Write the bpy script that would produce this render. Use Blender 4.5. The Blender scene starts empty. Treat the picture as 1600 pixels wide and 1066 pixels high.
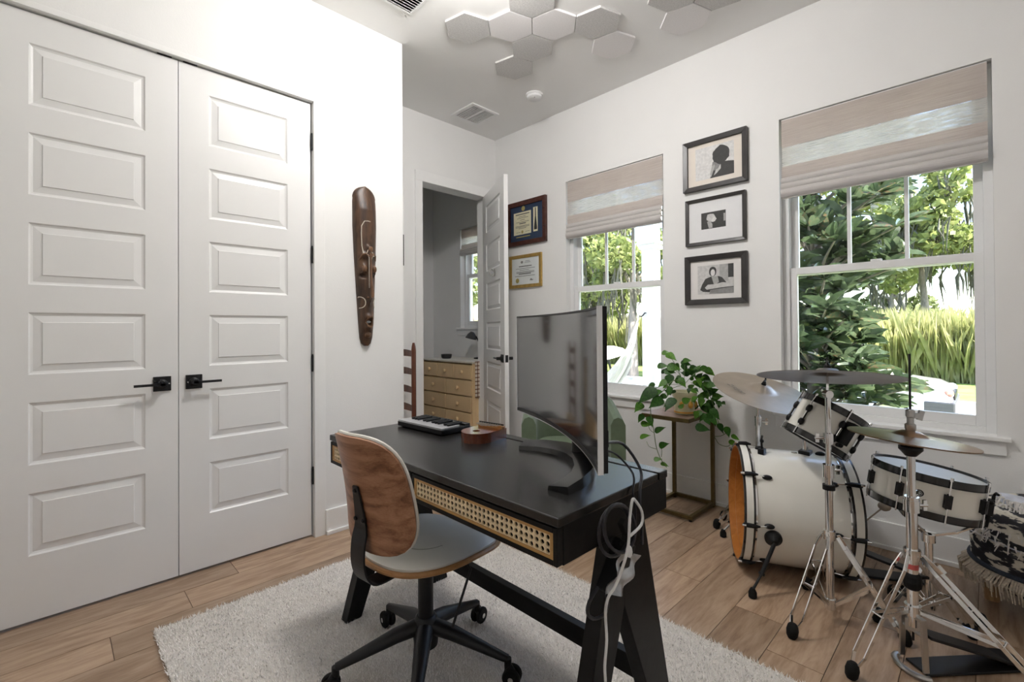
import bpy, math, random
import numpy as np
from mathutils import Matrix, Vector
random.seed(7)
S = bpy.context.scene
C = S.collection
PI = math.pi

# ------------------------------------------------------------------ camera
CAM_H, FPX, CX, CY = 1.175, 731.57, 800.0, 508.45
YAW, PITCH, ROLL = 0.79328, 0.007874, -0.006872
_F = Vector((math.cos(YAW)*math.cos(PITCH), math.sin(YAW)*math.cos(PITCH), math.sin(PITCH)))
_r = Vector((math.sin(YAW), -math.cos(YAW), 0)); _u = _r.cross(_F)
_R = math.cos(ROLL)*_r + math.sin(ROLL)*_u
_U = -math.sin(ROLL)*_r + math.cos(ROLL)*_u
cd = bpy.data.cameras.new('camera'); cam = bpy.data.objects.new('camera', cd); C.objects.link(cam)
cd.sensor_fit = 'HORIZONTAL'; cd.sensor_width = 36.0; cd.lens = 36.0*FPX/1600.0
cd.shift_y = (CY-533.0)/1600.0; cd.clip_start = 0.02; cd.clip_end = 400
cam.matrix_world = Matrix(((_R.x, _U.x, -_F.x, 0), (_R.y, _U.y, -_F.y, 0), (_R.z, _U.z, -_F.z, CAM_H), (0, 0, 0, 1)))
S.camera = cam
def ray(u, v): return _F + _R*((u-CX)/FPX) - _U*((v-CY)/FPX)
def on(ax, u, v, val):
    d = ray(u, v); o = Vector((0, 0, CAM_H)); return o + d*((val-o[ax])/d[ax])
def atx(u, v, x): return on(0, u, v, x)
def aty(u, v, y): return on(1, u, v, y)
def atz(u, v, z): return on(2, u, v, z)
def atd(u, v, d): return Vector((0, 0, CAM_H)) + ray(u, v)*d

# ------------------------------------------------------------------ world, sun, exposure
W = bpy.data.worlds.new('world'); S.world = W; W.use_nodes = True
nt = W.node_tree; nt.nodes.clear()
sky = nt.nodes.new('ShaderNodeTexSky'); sky.sky_type = 'NISHITA'; sky.sun_disc = False
sky.sun_elevation = math.radians(52); sky.sun_rotation = math.radians(175); sky.dust_density = 1.5
bg = nt.nodes.new('ShaderNodeBackground'); bg.inputs[1].default_value = 0.44
wo = nt.nodes.new('ShaderNodeOutputWorld')
nt.links.new(sky.outputs[0], bg.inputs[0]); nt.links.new(bg.outputs[0], wo.inputs[0])
sl = bpy.data.lights.new('sun_offscreen', 'SUN'); sl.energy = 11.0; sl.angle = 0.01; sl.color = (1, .95, .87)
so = bpy.data.objects.new('sun_offscreen', sl); C.objects.link(so)
SUN_TO = Vector((0.05, -0.62, 0.78)).normalized()
so.rotation_euler = SUN_TO.to_track_quat('Z', 'Y').to_euler(); so.location = (3, -8, 12)
LAMP_STRENGTH = 48.0
S.view_settings.view_transform = 'Standard'; S.view_settings.look = 'None'
S.view_settings.gamma = 1.0; S.view_settings.use_curve_mapping = False
S.view_settings.exposure = 0.90

# ------------------------------------------------------------------ mesh helpers
class MB:
    def __init__(s): s.v = []; s.f = []
    def add(s, vs, fs, M=None):
        n = len(s.v)
        if M is not None: vs = [M @ Vector(p) for p in vs]
        s.v += [tuple(p) for p in vs]; s.f += [tuple(i+n for i in f) for f in fs]; return s
    def box(s, x0, x1, y0, y1, z0, z1, M=None):
        return s.add([(x0,y0,z0),(x1,y0,z0),(x1,y1,z0),(x0,y1,z0),(x0,y0,z1),(x1,y0,z1),(x1,y1,z1),(x0,y1,z1)],
                     [(0,3,2,1),(4,5,6,7),(0,1,5,4),(1,2,6,5),(2,3,7,6),(3,0,4,7)], M)
    def beam(s, a, b, w, h, up=(0,0,1)):
        a = Vector(a); b = Vector(b); d = (b-a); L = d.length; d.normalize(); up = Vector(up)
        if abs(d.dot(up)) > .98: up = Vector((1,0,0))
        sd = d.cross(up).normalized(); u2 = sd.cross(d)
        M = Matrix(((d.x,sd.x,u2.x,a.x),(d.y,sd.y,u2.y,a.y),(d.z,sd.z,u2.z,a.z),(0,0,0,1)))
        return s.box(0, L, -w/2, w/2, -h/2, h/2, M)
    def tube(s, pts, r, n=8, closed=False, M=None, flat=None):
        pts = [Vector(p) for p in pts]; k = len(pts); rs = r if isinstance(r, (list, tuple)) else [r]*k
        vs = []; fs = []; prev = None
        for i, p in enumerate(pts):
            if closed: t = pts[(i+1) % k]-pts[i-1]
            else: t = pts[min(i+1, k-1)]-pts[max(i-1, 0)]
            t.normalize()
            if prev is None:
                a = Vector((0,0,1)) if abs(t.z) < .9 else Vector((1,0,0))
                prev = t.cross(a).normalized()
            nrm = (prev - t*prev.dot(t))
            nrm = nrm.normalized() if nrm.length > 1e-6 else t.orthogonal().normalized()
            prev = nrm; bn = t.cross(nrm)
            for j in range(n):
                a = 2*PI*j/n; q = flat if flat else 1.0
                vs.append(p + nrm*(rs[i]*math.cos(a)) + bn*(rs[i]*q*math.sin(a)))
        for i in range(k if closed else k-1):
            for j in range(n):
                a = i*n+j; b = i*n+(j+1) % n; c = ((i+1) % k)*n+(j+1) % n; d = ((i+1) % k)*n+j
                fs.append((a, b, c, d))
        if not closed: fs += [tuple(range(n-1, -1, -1)), tuple((k-1)*n+j for j in range(n))]
        return s.add(vs, fs, M)
    def lathe(s, prof, n=24, M=None, cap=True):
        vs = []; fs = []; k = len(prof)
        for (r, z) in prof:
            for j in range(n):
                a = 2*PI*j/n; vs.append((r*math.cos(a), r*math.sin(a), z))
        for i in range(k-1):
            for j in range(n):
                a = i*n+j; b = i*n+(j+1) % n; fs.append((a, b, b+n, a+n))
        if cap: fs += [tuple(range(n-1, -1, -1)), tuple((k-1)*n+j for j in range(n))]
        return s.add(vs, fs, M)
    def ring(s, r0, r1, z0, z1, n=32, M=None):
        vs = []; fs = []
        for j in range(n):
            a = 2*PI*j/n; c, q = math.cos(a), math.sin(a)
            vs += [(r0*c,r0*q,z0),(r1*c,r1*q,z0),(r1*c,r1*q,z1),(r0*c,r0*q,z1)]
        for j in range(n):
            for i in range(4):
                a = 4*j+i; b = 4*j+(i+1) % 4; c = 4*((j+1) % n)+(i+1) % 4; d = 4*((j+1) % n)+i
                fs.append((a, d, c, b))
        return s.add(vs, fs, M)
    def prism(s, poly, z0, z1, M=None):
        n = len(poly); vs = [(x,y,z0) for x,y in poly]+[(x,y,z1) for x,y in poly]
        return s.add(vs, [tuple(range(n-1,-1,-1)), tuple(range(n,2*n))]+[(i,(i+1)%n,(i+1)%n+n,i+n) for i in range(n)], M)
    def grid(s, fn, nu, nv, M=None):
        vs = [fn(i/nu, j/nv) for j in range(nv+1) for i in range(nu+1)]
        fs = [(j*(nu+1)+i, j*(nu+1)+i+1, (j+1)*(nu+1)+i+1, (j+1)*(nu+1)+i) for j in range(nv) for i in range(nu)]
        return s.add(vs, fs, M)
    def ball(s, c, r, n=10, m=6, M=None):
        rr = r if isinstance(r, (list, tuple)) else (r, r, r); c = Vector(c)
        vs = [c+Vector((0,0,-rr[2]))]; fs = []
        for i in range(1, m):
            t = -PI/2+PI*i/m
            for j in range(n):
                a = 2*PI*j/n; vs.append(c+Vector((rr[0]*math.cos(t)*math.cos(a), rr[1]*math.cos(t)*math.sin(a), rr[2]*math.sin(t))))
        vs.append(c+Vector((0,0,rr[2])))
        for j in range(n): fs.append((0, 1+(j+1)%n, 1+j))
        for i in range(m-2):
            for j in range(n):
                a = 1+i*n+j; b = 1+i*n+(j+1)%n; fs.append((a, b, b+n, a+n))
        e = len(vs)-1
        for j in range(n): fs.append((e, 1+(m-2)*n+j, 1+(m-2)*n+(j+1)%n))
        return s.add(vs, fs, M)
    def sheet(s, fn, nr=8, na=40, th=None):
        """closed thick sheet; fn(rho, ang) -> (point, normal); th(rho)-> thickness"""
        vs = []; fs = []
        for side in (0, 1):
            p, nm = fn(0, 0); vs.append(p - nm*(th(0) if side else 0))
            for i in range(1, nr+1):
                for j in range(na):
                    p, nm = fn(i/nr, 2*PI*j/na); vs.append(p - nm*(th(i/nr) if side else 0))
        o = 1+nr*na
        for side in (0, 1):
            b = side*o
            for j in range(na):
                q = (b, b+1+j, b+1+(j+1)%na); fs.append(q if not side else q[::-1])
            for i in range(nr-1):
                for j in range(na):
                    q = (b+1+i*na+j, b+1+(i+1)*na+j, b+1+(i+1)*na+(j+1)%na, b+1+i*na+(j+1)%na); fs.append(q if not side else q[::-1])
        for j in range(na):
            a = 1+(nr-1)*na+j; b = 1+(nr-1)*na+(j+1)%na; fs.append((a, a+o, b+o, b))
        return s.add(vs, fs)
    def mesh(s, name, mat=None, smooth=False):
        me = bpy.data.meshes.new(name); me.from_pydata([tuple(v) for v in s.v], [], s.f); me.validate(); me.update()
        if mat: me.materials.append(mat)
        if smooth:
            me.polygons.foreach_set('use_smooth', [True]*len(me.polygons))
            try: me.set_sharp_from_angle(angle=math.radians(38))
            except Exception: pass
        return me
def frame_to(o, z, x=(1,0,0)):
    """matrix with local z along z at o"""
    z = Vector(z).normalized(); x = Vector(x)
    if abs(z.dot(x.normalized())) > .95: x = Vector((0,1,0))
    y = z.cross(x).normalized(); x = y.cross(z)
    return Matrix(((x.x,y.x,z.x,o[0]),(x.y,y.y,z.y,o[1]),(x.z,y.z,z.z,o[2]),(0,0,0,1)))
def T(x, y, z): return Matrix.Translation((x, y, z))
def RZ(a): return Matrix.Rotation(a, 4, 'Z')
def RX(a): return Matrix.Rotation(a, 4, 'X')
def RY(a): return Matrix.Rotation(a, 4, 'Y')
BASE = {}
def par(o, parent):
    if parent is not None:
        o.parent = parent
        b = BASE.get(parent.name)
        if b is not None: o.matrix_parent_inverse = b.inverted()
def obj(name, mb, mat, parent=None, smooth=False, bevel=0, label=None, kind=None):
    me = mb if isinstance(mb, bpy.types.Mesh) else mb.mesh(name, mat, smooth)
    o = bpy.data.objects.new(name, me); C.objects.link(o); par(o, parent)
    if bevel:
        b = o.modifiers.new('bevel', 'BEVEL'); b.width = bevel; b.segments = 2; b.limit_method = 'ANGLE'; b.angle_limit = math.radians(40)
    if label: o['label'] = label
    if kind: o['kind'] = kind
    return o
def tag(o, label, cat, group=None):
    o['label'] = label; o['category'] = cat
    if group: o['group'] = group
    return o
def thing(name, label, cat, loc=(0,0,0), rotz=0, group=None, world=True):
    """Empty at a thing's base; with world=True its parts are given in world coordinates"""
    o = bpy.data.objects.new(name, None); C.objects.link(o); o.empty_display_size = .05
    M = T(*loc) @ RZ(rotz); o.location = loc; o.rotation_euler = (0, 0, rotz)
    if world: BASE[o.name] = M
    return tag(o, label, cat, group)
def struct(name, mb, mat, parent=None, bevel=0, smooth=False):
    o = obj(name, mb, mat, parent, smooth, bevel)
    if parent is None: o['kind'] = 'structure'
    return o
def group_empty(name, loc=(0,0,0)):
    o = bpy.data.objects.new(name, None); C.objects.link(o); o.location = loc; o.empty_display_size = .05
    o['kind'] = 'structure'; BASE[o.name] = T(*loc); return o
def copy_tree(o, parent=None):
    c = o.copy(); C.objects.link(c); c.parent = parent
    if parent is not None: c.matrix_parent_inverse = o.matrix_parent_inverse.copy()
    for ch in list(o.children): copy_tree(ch, c)
    return c

# ------------------------------------------------------------------ materials
def newmat(name):
    m = bpy.data.materials.new(name); m.use_nodes = True; nt = m.node_tree; nt.nodes.clear()
    out = nt.nodes.new('ShaderNodeOutputMaterial'); b = nt.nodes.new('ShaderNodeBsdfPrincipled')
    nt.links.new(b.outputs[0], out.inputs[0]); return m, nt, b, out
def N(nt, t, **kw):
    n = nt.nodes.new('ShaderNode'+t)
    for k, v in kw.items(): setattr(n, k, v)
    return n
def L(nt, a, b): nt.links.new(a, b)
def ramp(nt, stops):
    r = N(nt, 'ValToRGB'); e = r.color_ramp.elements
    while len(e) > 1: e.remove(e[-1])
    e[0].position = stops[0][0]; e[0].color = (*stops[0][1], 1)
    for p, c in stops[1:]:
        q = e.new(p); q.color = (*c, 1)
    return r
def coords(nt, scale=(1,1,1), rnd=False, kind='Object'):
    tc = N(nt, 'TexCoord'); mp = N(nt, 'Mapping'); mp.inputs['Scale'].default_value = scale
    L(nt, tc.outputs[kind], mp.inputs[0])
    if rnd:
        oi = N(nt, 'ObjectInfo'); mu = N(nt, 'VectorMath', operation='SCALE'); mu.inputs[0].default_value = (37, 91, 53)
        L(nt, oi.outputs['Random'], mu.inputs['Scale']); L(nt, mu.outputs[0], mp.inputs['Location'])
    return mp
def plain(name, col, rough=.5, metal=0, var=.06, scale=30, bump=0, bscale=200, spec=.5, coat=0, sheen=0):
    m, nt, b, out = newmat(name); mp = coords(nt)
    n = N(nt, 'TexNoise'); n.inputs['Scale'].default_value = scale; n.inputs['Detail'].default_value = 3; L(nt, mp.outputs[0], n.inputs[0])
    lo = tuple(max(0, c*(1-var)) for c in col); hi = tuple(min(1, c*(1+var)) for c in col)
    r = ramp(nt, [(.3, lo), (.7, hi)]); L(nt, n.outputs[0], r.inputs[0]); L(nt, r.outputs[0], b.inputs['Base Color'])
    b.inputs['Roughness'].default_value = rough; b.inputs['Metallic'].default_value = metal
    b.inputs['Specular IOR Level'].default_value = spec; b.inputs['Coat Weight'].default_value = coat
    b.inputs['Coat Roughness'].default_value = .08
    if sheen: b.inputs['Sheen Weight'].default_value = sheen
    if bump:
        n2 = N(nt, 'TexNoise'); n2.inputs['Scale'].default_value = bscale; n2.inputs['Detail'].default_value = 4; L(nt, mp.outputs[0], n2.inputs[0])
        bp = N(nt, 'Bump'); bp.inputs['Strength'].default_value = bump; bp.inputs['Distance'].default_value = .004
        L(nt, n2.outputs[0], bp.inputs['Height']); L(nt, bp.outputs[0], b.inputs['Normal'])
    return m
def wood(name, stops, sc=(1,1,1), rough=.4, rnd=False, fine=60, bump=.05, tone=0, coat=0, spec=.5, dist=1.2):
    """grain runs along the axis with the smallest scale"""
    m, nt, b, out = newmat(name); mp = coords(nt, sc, rnd)
    n = N(nt, 'TexNoise'); n.inputs['Scale'].default_value = 3.0; n.inputs['Detail'].default_value = 6; n.inputs['Distortion'].default_value = dist
    L(nt, mp.outputs[0], n.inputs[0])
    n2 = N(nt, 'TexNoise'); n2.inputs['Scale'].default_value = fine; n2.inputs['Detail'].default_value = 3; L(nt, mp.outputs[0], n2.inputs[0])
    ma = N(nt, 'Math', operation='MULTIPLY_ADD'); L(nt, n2.outputs[0], ma.inputs[0]); ma.inputs[1].default_value = .3
    mb_ = N(nt, 'Math', operation='SUBTRACT'); L(nt, n.outputs[0], mb_.inputs[0]); mb_.inputs[1].default_value = .15
    L(nt, mb_.outputs[0], ma.inputs[2])
    r = ramp(nt, stops); L(nt, ma.outputs[0], r.inputs[0]); colout = r.outputs[0]
    if tone:
        oi = N(nt, 'ObjectInfo'); hs = N(nt, 'HueSaturation'); mr = N(nt, 'MapRange')
        mr.inputs['To Min'].default_value = 1-tone; mr.inputs['To Max'].default_value = 1+tone
        L(nt, oi.outputs['Random'], mr.inputs[0]); L(nt, mr.outputs[0], hs.inputs['Value']); L(nt, colout, hs.inputs['Color']); colout = hs.outputs[0]
    L(nt, colout, b.inputs['Base Color']); b.inputs['Roughness'].default_value = rough; b.inputs['Coat Weight'].default_value = coat; b.inputs['Specular IOR Level'].default_value = spec
    b.inputs['Coat Roughness'].default_value = .1
    bp = N(nt, 'Bump'); bp.inputs['Strength'].default_value = bump; bp.inputs['Distance'].default_value = .003
    L(nt, ma.outputs[0], bp.inputs['Height']); L(nt, bp.outputs[0], b.inputs['Normal'])
    return m
def leafmat(name, stops, rough=.4, trans=.35, rnd=True, spec=.5):
    m, nt, b, out = newmat(name); oi = N(nt, 'ObjectInfo'); mp = coords(nt)
    n = N(nt, 'TexNoise'); n.inputs['Scale'].default_value = 2.5 if not rnd else 9; n.inputs['Detail'].default_value = 3; L(nt, mp.outputs[0], n.inputs[0])
    f = n.outputs[0]
    if rnd:
        ma = N(nt, 'Math', operation='MULTIPLY_ADD'); L(nt, oi.outputs['Random'], ma.inputs[0]); ma.inputs[1].default_value = .6
        sb = N(nt, 'Math', operation='SUBTRACT'); L(nt, n.outputs[0], sb.inputs[0]); sb.inputs[1].default_value = .3
        L(nt, sb.outputs[0], ma.inputs[2]); f = ma.outputs[0]
    r = ramp(nt, stops); L(nt, f, r.inputs[0]); L(nt, r.outputs[0], b.inputs['Base Color']); b.inputs['Roughness'].default_value = rough; b.inputs['Specular IOR Level'].default_value = spec
    tr = N(nt, 'BsdfTranslucent'); mx = N(nt, 'MixShader'); mx.inputs[0].default_value = trans
    L(nt, r.outputs[0], tr.inputs[0]); L(nt, b.outputs[0], mx.inputs[1]); L(nt, tr.outputs[0], mx.inputs[2]); L(nt, mx.outputs[0], out.inputs[0])
    return m
def glassmat(name, tint=(1,1,1), refl=.06):
    m, nt, b, out = newmat(name); nt.nodes.remove(b)
    tr = N(nt, 'BsdfTransparent'); tr.inputs[0].default_value = (*tint, 1); gl = N(nt, 'BsdfGlossy'); gl.inputs['Roughness'].default_value = .02
    lw = N(nt, 'Fresnel'); lw.inputs[0].default_value = 1.25; mx = N(nt, 'MixShader')
    L(nt, lw.outputs[0], mx.inputs[0]); L(nt, tr.outputs[0], mx.inputs[1]); L(nt, gl.outputs[0], mx.inputs[2]); L(nt, mx.outputs[0], out.inputs[0])
    return m
def emis(name, col, st):
    m, nt, b, out = newmat(name); b.inputs['Base Color'].default_value = (*col, 1)
    b.inputs['Emission Color'].default_value = (*col, 1); b.inputs['Emission Strength'].default_value = st; return m

M_wall = plain('wall paint', (.86,.855,.845), .62, var=.012, scale=3, bump=.12, bscale=160, spec=.3)
M_ceil = plain('ceiling paint', (.88,.875,.865), .8, var=.01, scale=3, bump=.08, bscale=140, spec=.2)
M_trim = plain('trim paint', (.89,.885,.875), .35, var=.01)
M_door = plain('door paint', (.85,.845,.84), .30, var=.01, scale=4)
M_vinyl = plain('white vinyl', (.84,.84,.84), .35, var=.01)
M_black = plain('black metal', (.010,.010,.012), .42, var=.2, spec=.35)
M_blackpl = plain('black plastic', (.008,.008,.009), .4, var=.15, spec=.3)
M_rubber = plain('black rubber', (.008,.008,.008), .7, var=.2, spec=.2)
M_chrome = plain('chrome', (.80,.80,.80), .09, metal=1, var=.02)
M_steel = plain('satin steel', (.52,.51,.50), .28, metal=1, var=.05)
M_glass = glassmat('window glass')
M_plank = wood('oak plank', [(.12,(.15,.088,.052)),(.36,(.31,.203,.13)),(.58,(.425,.30,.205)),(.9,(.53,.395,.29))], (1.1,8,8), .32, True, 20, .06, .17)
M_grout = plain('plank joint', (.14,.095,.065), .8)

# ------------------------------------------------------------------ room shell
XW, YC, YD, ZC = 3.155, 2.685, 3.43, 3.055       # window wall, closet wall, doorway wall, ceiling
XB, YB = -1.2, -1.2                              # walls behind the camera
XCOR = 1.645                                      # corner of the closet
WT = .17
YDOOR = 2.712
# floor: joint base with each plank a piece of its own
floor = struct('floor', MB().box(XB-.1, 3.6, YB-.1, 5.1, -.12, -.004), M_grout)
pw = .18
def plank_mesh(w, l):
    g = .0012; return MB().box(g, l-g, g, w-g, -.008, 0).mesh('plank', M_plank)
joints = {2: 2.06, 4: 2.14, 1: 1.86, 12: .43, 11: .162, 13: .65, 0: 1.1, 3: 1.45, 5: 2.55, 6: 1.7}
cache = {}
k = 0
y = .40-9*pw
rows = []
while y < 4.95:
    rows.append((round((y-.40)/pw)+1, y)); y += pw
for ri, y in rows:
    y1 = min(y+pw, 4.98); j0 = joints.get(ri, random.uniform(0, 1.2)); x = j0
    while x > XB: x -= 1.22
    xlim = 3.5 if y > 3.4 else 3.19
    while x < xlim:
        a = max(x, XB-.02); b = min(x+1.22, xlim)
        if b-a > .03:
            key = (round(b-a, 3), round(y1-y, 3))
            if key not in cache: cache[key] = plank_mesh(key[1], key[0])
            o = obj('plank', cache[key], None, floor); o.location = (a, y, 0)
        x += 1.22

def wallbox(*boxes):
    mb = MB()
    for b in boxes: mb.box(*b)
    return mb
W1 = (1.635, 2.535, .655, 2.437); W2 = (-.026, .880, .655, 2.437)     # window openings y0 y1 z0 z1
def wall_with_holes(x0, x1, y0, y1, holes, z1=ZC+.1):
    mb = MB(); y = y0
    for (a, b, za, zb) in holes:
        mb.box(x0, x1, y, a, -.1, z1); mb.box(x0, x1, a, b, -.1, za); mb.box(x0, x1, a, b, zb, z1); y = b
    mb.box(x0, x1, y, y1, -.1, z1); return mb
struct('wall_right', wall_with_holes(XW, XW+WT, YB-.1, 3.55, [W2, W1]), M_wall)
VENTS = ((1.158,1.507,2.163,2.374), (2.513,2.757,3.0,3.244))     # openings for the air ducts
struct('ceiling', wallbox((XB-.1,1.158,YB-.1,5.1,ZC,ZC+.12), (1.158,1.507,YB-.1,2.163,ZC,ZC+.12), (1.158,1.507,2.374,5.1,ZC,ZC+.12), (1.507,2.513,YB-.1,5.1,ZC,ZC+.12),
                          (2.513,2.757,YB-.1,3.0,ZC,ZC+.12), (2.513,2.757,3.244,5.1,ZC,ZC+.12), (2.757,3.6,YB-.1,5.1,ZC,ZC+.12)), M_ceil)
# closet wall with the double-door opening
DX0, DX1, DZ1 = -.205, 1.072, 2.487
struct('wall_left', wallbox((XB-.1, DX0, YC, YC+.12, -.1, ZC), (DX0, DX1, YC, YC+.12, DZ1, ZC), (DX1, XCOR, YC, YC+.12, -.1, ZC)), M_wall)
struct('wall_closet_side', MB().box(XCOR-.12, XCOR, YC+.12, YD+.12, -.1, ZC), M_wall)
struct('wall_closet_back', MB().box(XB-.1, XCOR-.12, YD, YD+.1, -.1, ZC), M_wall)
# doorway wall
EX0, EX1, EZ1 = 2.285, 3.035, 2.462
struct('wall_back', wallbox((XCOR, EX0, YD, YD+.12, -.1, ZC), (EX0, EX1, YD, YD+.12, EZ1, ZC), (EX1, XW, YD, YD+.12, -.1, ZC)), M_wall)
# room beyond the doorway
HW = (3.951, 4.31, 1.19, 2.345)
struct('wall_hall_right', wall_with_holes(3.40, 3.40+WT, 3.55, 5.0, [(3.72, 4.305, 1.19, 2.345)]), M_wall)
struct('wall_hall_back', MB().box(1.5, 3.40, 4.85, 5.0, -.1, ZC), M_wall)
struct('wall_hall_left', MB().box(1.4, 1.5, 3.55, 5.0, -.1, ZC), M_wall)
struct('wall_hall_front', MB().box(XW+WT, 3.42, 3.43, 3.55, -.1, ZC), M_wall)
# walls behind the camera
struct('wall_rear', MB().box(XB-.1, XW, YB-.1, YB, -.1, ZC), M_wall)
struct('wall_side', MB().box(XB-.1, XB, YB, YC, -.1, ZC), M_wall)
# baseboards
def baseb(name, segs):
    mb = MB()
    for (x0, x1, y0, y1, nx, ny) in segs:
        # n = direction the board faces
        t, s2 = .014, .012
        for (d0, h0, h1) in ((t, 0, .142), (t+s2, 0, .022)):
            if nx: mb.box(min(x0, x0+nx*d0), max(x0, x0+nx*d0), y0, y1, h0, h1)
            else: mb.box(x0, x1, min(y0, y0+ny*d0), max(y0, y0+ny*d0), h0, h1)
    struct(name, mb, M_trim, bevel=.003)
baseb('baseboard_right', [(XW, XW, YB, YD, -1, 0)])
baseb('baseboard_left', [(1.125, XCOR+.014, YC, YC, 0, -1), (XB, DX0-.06, YC, YC, 0, -1)])
baseb('baseboard_back', [(XCOR, 2.215, YD, YD, 0, -1)])
baseb('baseboard_hall', [(3.40, 3.40, 3.55, 4.85, -1, 0)])
# closet jamb (flush casing) and doorway casing
struct('trim_1', wallbox((DX0-.055, DX0+.006, YC-.004, YC+.115, 0, DZ1), (DX1-.006, DX1+.055, YC-.004, YC+.115, 0, DZ1),
                         (DX0+.006, DX1-.006, YC-.003, YC+.115, DZ1-.006, DZ1+.02)), M_trim, bevel=.002)
cs = .068
struct('trim_2', wallbox((EX0-cs, EX0+.004, YD-.016, YD+.136, 0, EZ1+.004), (EX1-.004, EX1+cs, YD-.016, YD+.136, 0, EZ1+.004),
                         (EX0-cs, EX1+cs, YD-.018, YD+.138, EZ1-.004, EZ1+.085)), M_trim, bevel=.003)
# dark closet interior floor shows only as the gap under the doors

# ------------------------------------------------------------------ panelled doors
def panel_mesh(w, h):
    """moulded raised panel in the x-z plane, face at y=0, recess towards +y"""
    rings = [(0, 0), (.006, .006), (.013, .0085), (.040, .0035), (.0415, .0005), (.0415, .0005)]
    vs = []; fs = []
    for (o, d) in rings[:5]: vs += [(o, d, o), (w-o, d, o), (w-o, d, h-o), (o, d, h-o)]
    for i in range(4):
        for j in range(4): fs.append((4*i+j, 4*i+(j+1)%4, 4*i+4+(j+1)%4, 4*i+4+j))
    fs.append((16, 17, 18, 19))
    return MB().add(vs, fs).mesh('panel', M_door)
def six_panel(root, M, w, z0, z1, stile, tops, ph, th=.035):
    mb = MB(); mb.box(0, stile, 0, th, z0, z1, M); mb.box(w-stile, w, 0, th, z0, z1, M)
    zs = sorted(tops); edges = [z0]
    for t in zs: edges += [t-ph, t]
    edges.append(z1)
    for i in range(0, len(edges), 2): mb.box(stile, w-stile, 0, th, edges[i], edges[i+1], M)
    for t in zs: mb.box(stile, w-stile, .012, th-.012, t-ph, t, M)
    obj('door_slab', mb, M_door, root)
    pm = panel_mesh(w-2*stile, ph)
    for t in zs:
        for side in (0, 1):
            o = obj('panel', pm, None, root)
            L2 = M @ T(stile, 0, t-ph) if not side else M @ T(w-stile, th, t-ph) @ RZ(PI)
            o.matrix_local = L2
TOPS = [2.35-.365*i for i in range(6)]
def lever_handle(root, x, z, sgn, y):
    h = obj('handle', MB().box(x-.034, x+.034, y-.008, y+.001, z-.034, z+.034), M_black, root, bevel=.002)
    obj('lever', MB().lathe([(.021,0),(.021,.010),(.013,.014),(.013,.042)], 20, frame_to((x, y-.008, z), (0,-1,0)))
        .beam((x-sgn*.006, y-.045, z), (x+sgn*.108, y-.045, z), .010, .011), M_black, h, smooth=True)
    obj('lock_button', MB().lathe([(.003,0),(.003,.003)], 10, frame_to((x-sgn*.026, y-.008, z), (0,-1,0))), M_chrome, h)
def hinge(root, x, z, y, h=.09):
    obj('hinge', MB().tube([(x, y, z-h/2), (x, y, z+h/2)], .0065, 10).ball((x, y, z+h/2+.004), .006, 8, 5), M_black, root, smooth=True)
for nm, x0, hx, sg, hnx in (('door_1', -.19, .370, -1, -.198), ('door_2', .4355, .495, 1, 1.0625)):
    r = group_empty(nm, (x0, YDOOR, 0))
    BASE.pop(r.name)
    six_panel(r, Matrix(), .6225 if nm == 'door_1' else .6215, .012, 2.474, .124, TOPS, .252)
    BASE[r.name] = T(x0, YDOOR, 0)
    lever_handle(r, hx, .930, sg, YDOOR)
    for hz in (2.25, 1.604, .985, .345): hinge(r, hnx, hz, YDOOR-.009)
    bx_ = .38 if nm == 'door_1' else .482
    obj('ball_catch', MB().box(bx_-.028, bx_+.028, YDOOR-.002, YDOOR+.02, 2.474, 2.4815), M_black, r)
# open entry door: hinge on the right jamb, swung into the room
hx, hy = EX1-.012, YD-.012
fx, fy = 2.683, 2.765
ang = math.atan2(fy-hy, fx-hx); dw = math.hypot(fx-hx, fy-hy)
r = group_empty('door_3', (hx, hy, 0)); BASE.pop(r.name); r.rotation_euler = (0, 0, ang)
six_panel(r, T(0, -.035, 0), dw, .012, 2.452, .124, [t-.015 for t in TOPS], .252)
def local_handle(r, x, z, y, s):
    h = obj('handle', MB().box(x-.033, x+.033, min(y, y+s*.008), max(y, y+s*.008), z-.033, z+.033), M_black, r, bevel=.002)
    obj('lever', MB().lathe([(.021,0),(.021,.010),(.013,.014),(.013,.045)], 18, frame_to((x, y+s*.008, z), (0,s,0)))
        .beam((x+.006, y+s*.048, z), (x-.105, y+s*.048, z), .010, .011), M_black, h, smooth=True)
local_handle(r, dw-.065, .93, 0, 1); local_handle(r, dw-.065, .93, -.035, -1)
obj('latch_plate', MB().box(dw-.001, dw+.0015, -.030, -.006, .90, .96), M_black, r)
for hz in (2.25, 1.6, .98, .3): hinge(r, .002, hz, .006)
hk = thing('door_hook', 'small pewter coat hook fixed to the open white door', 'hook', (0,0,0), 0, world=False)
Mh = T(hx, hy, 0) @ RZ(ang); hk.matrix_world = Mh @ T(.45, -.0355, 1.675)
obj('backplate', MB().ball((0,-.004,0), (.022,.007,.035), 12, 8), M_steel, hk, smooth=True)
obj('prong', MB().tube([(0,-.005,-.01),(0,-.03,-.028),(0,-.045,-.02),(0,-.05,0)], .005, 8).ball((0,-.05,.002), .008, 8, 6)
    .tube([(0,-.005,.012),(0,-.02,.014),(0,-.03,.022)], .004, 8).ball((0,-.03,.024), .006, 8, 6), M_steel, hk, smooth=True)

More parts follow.
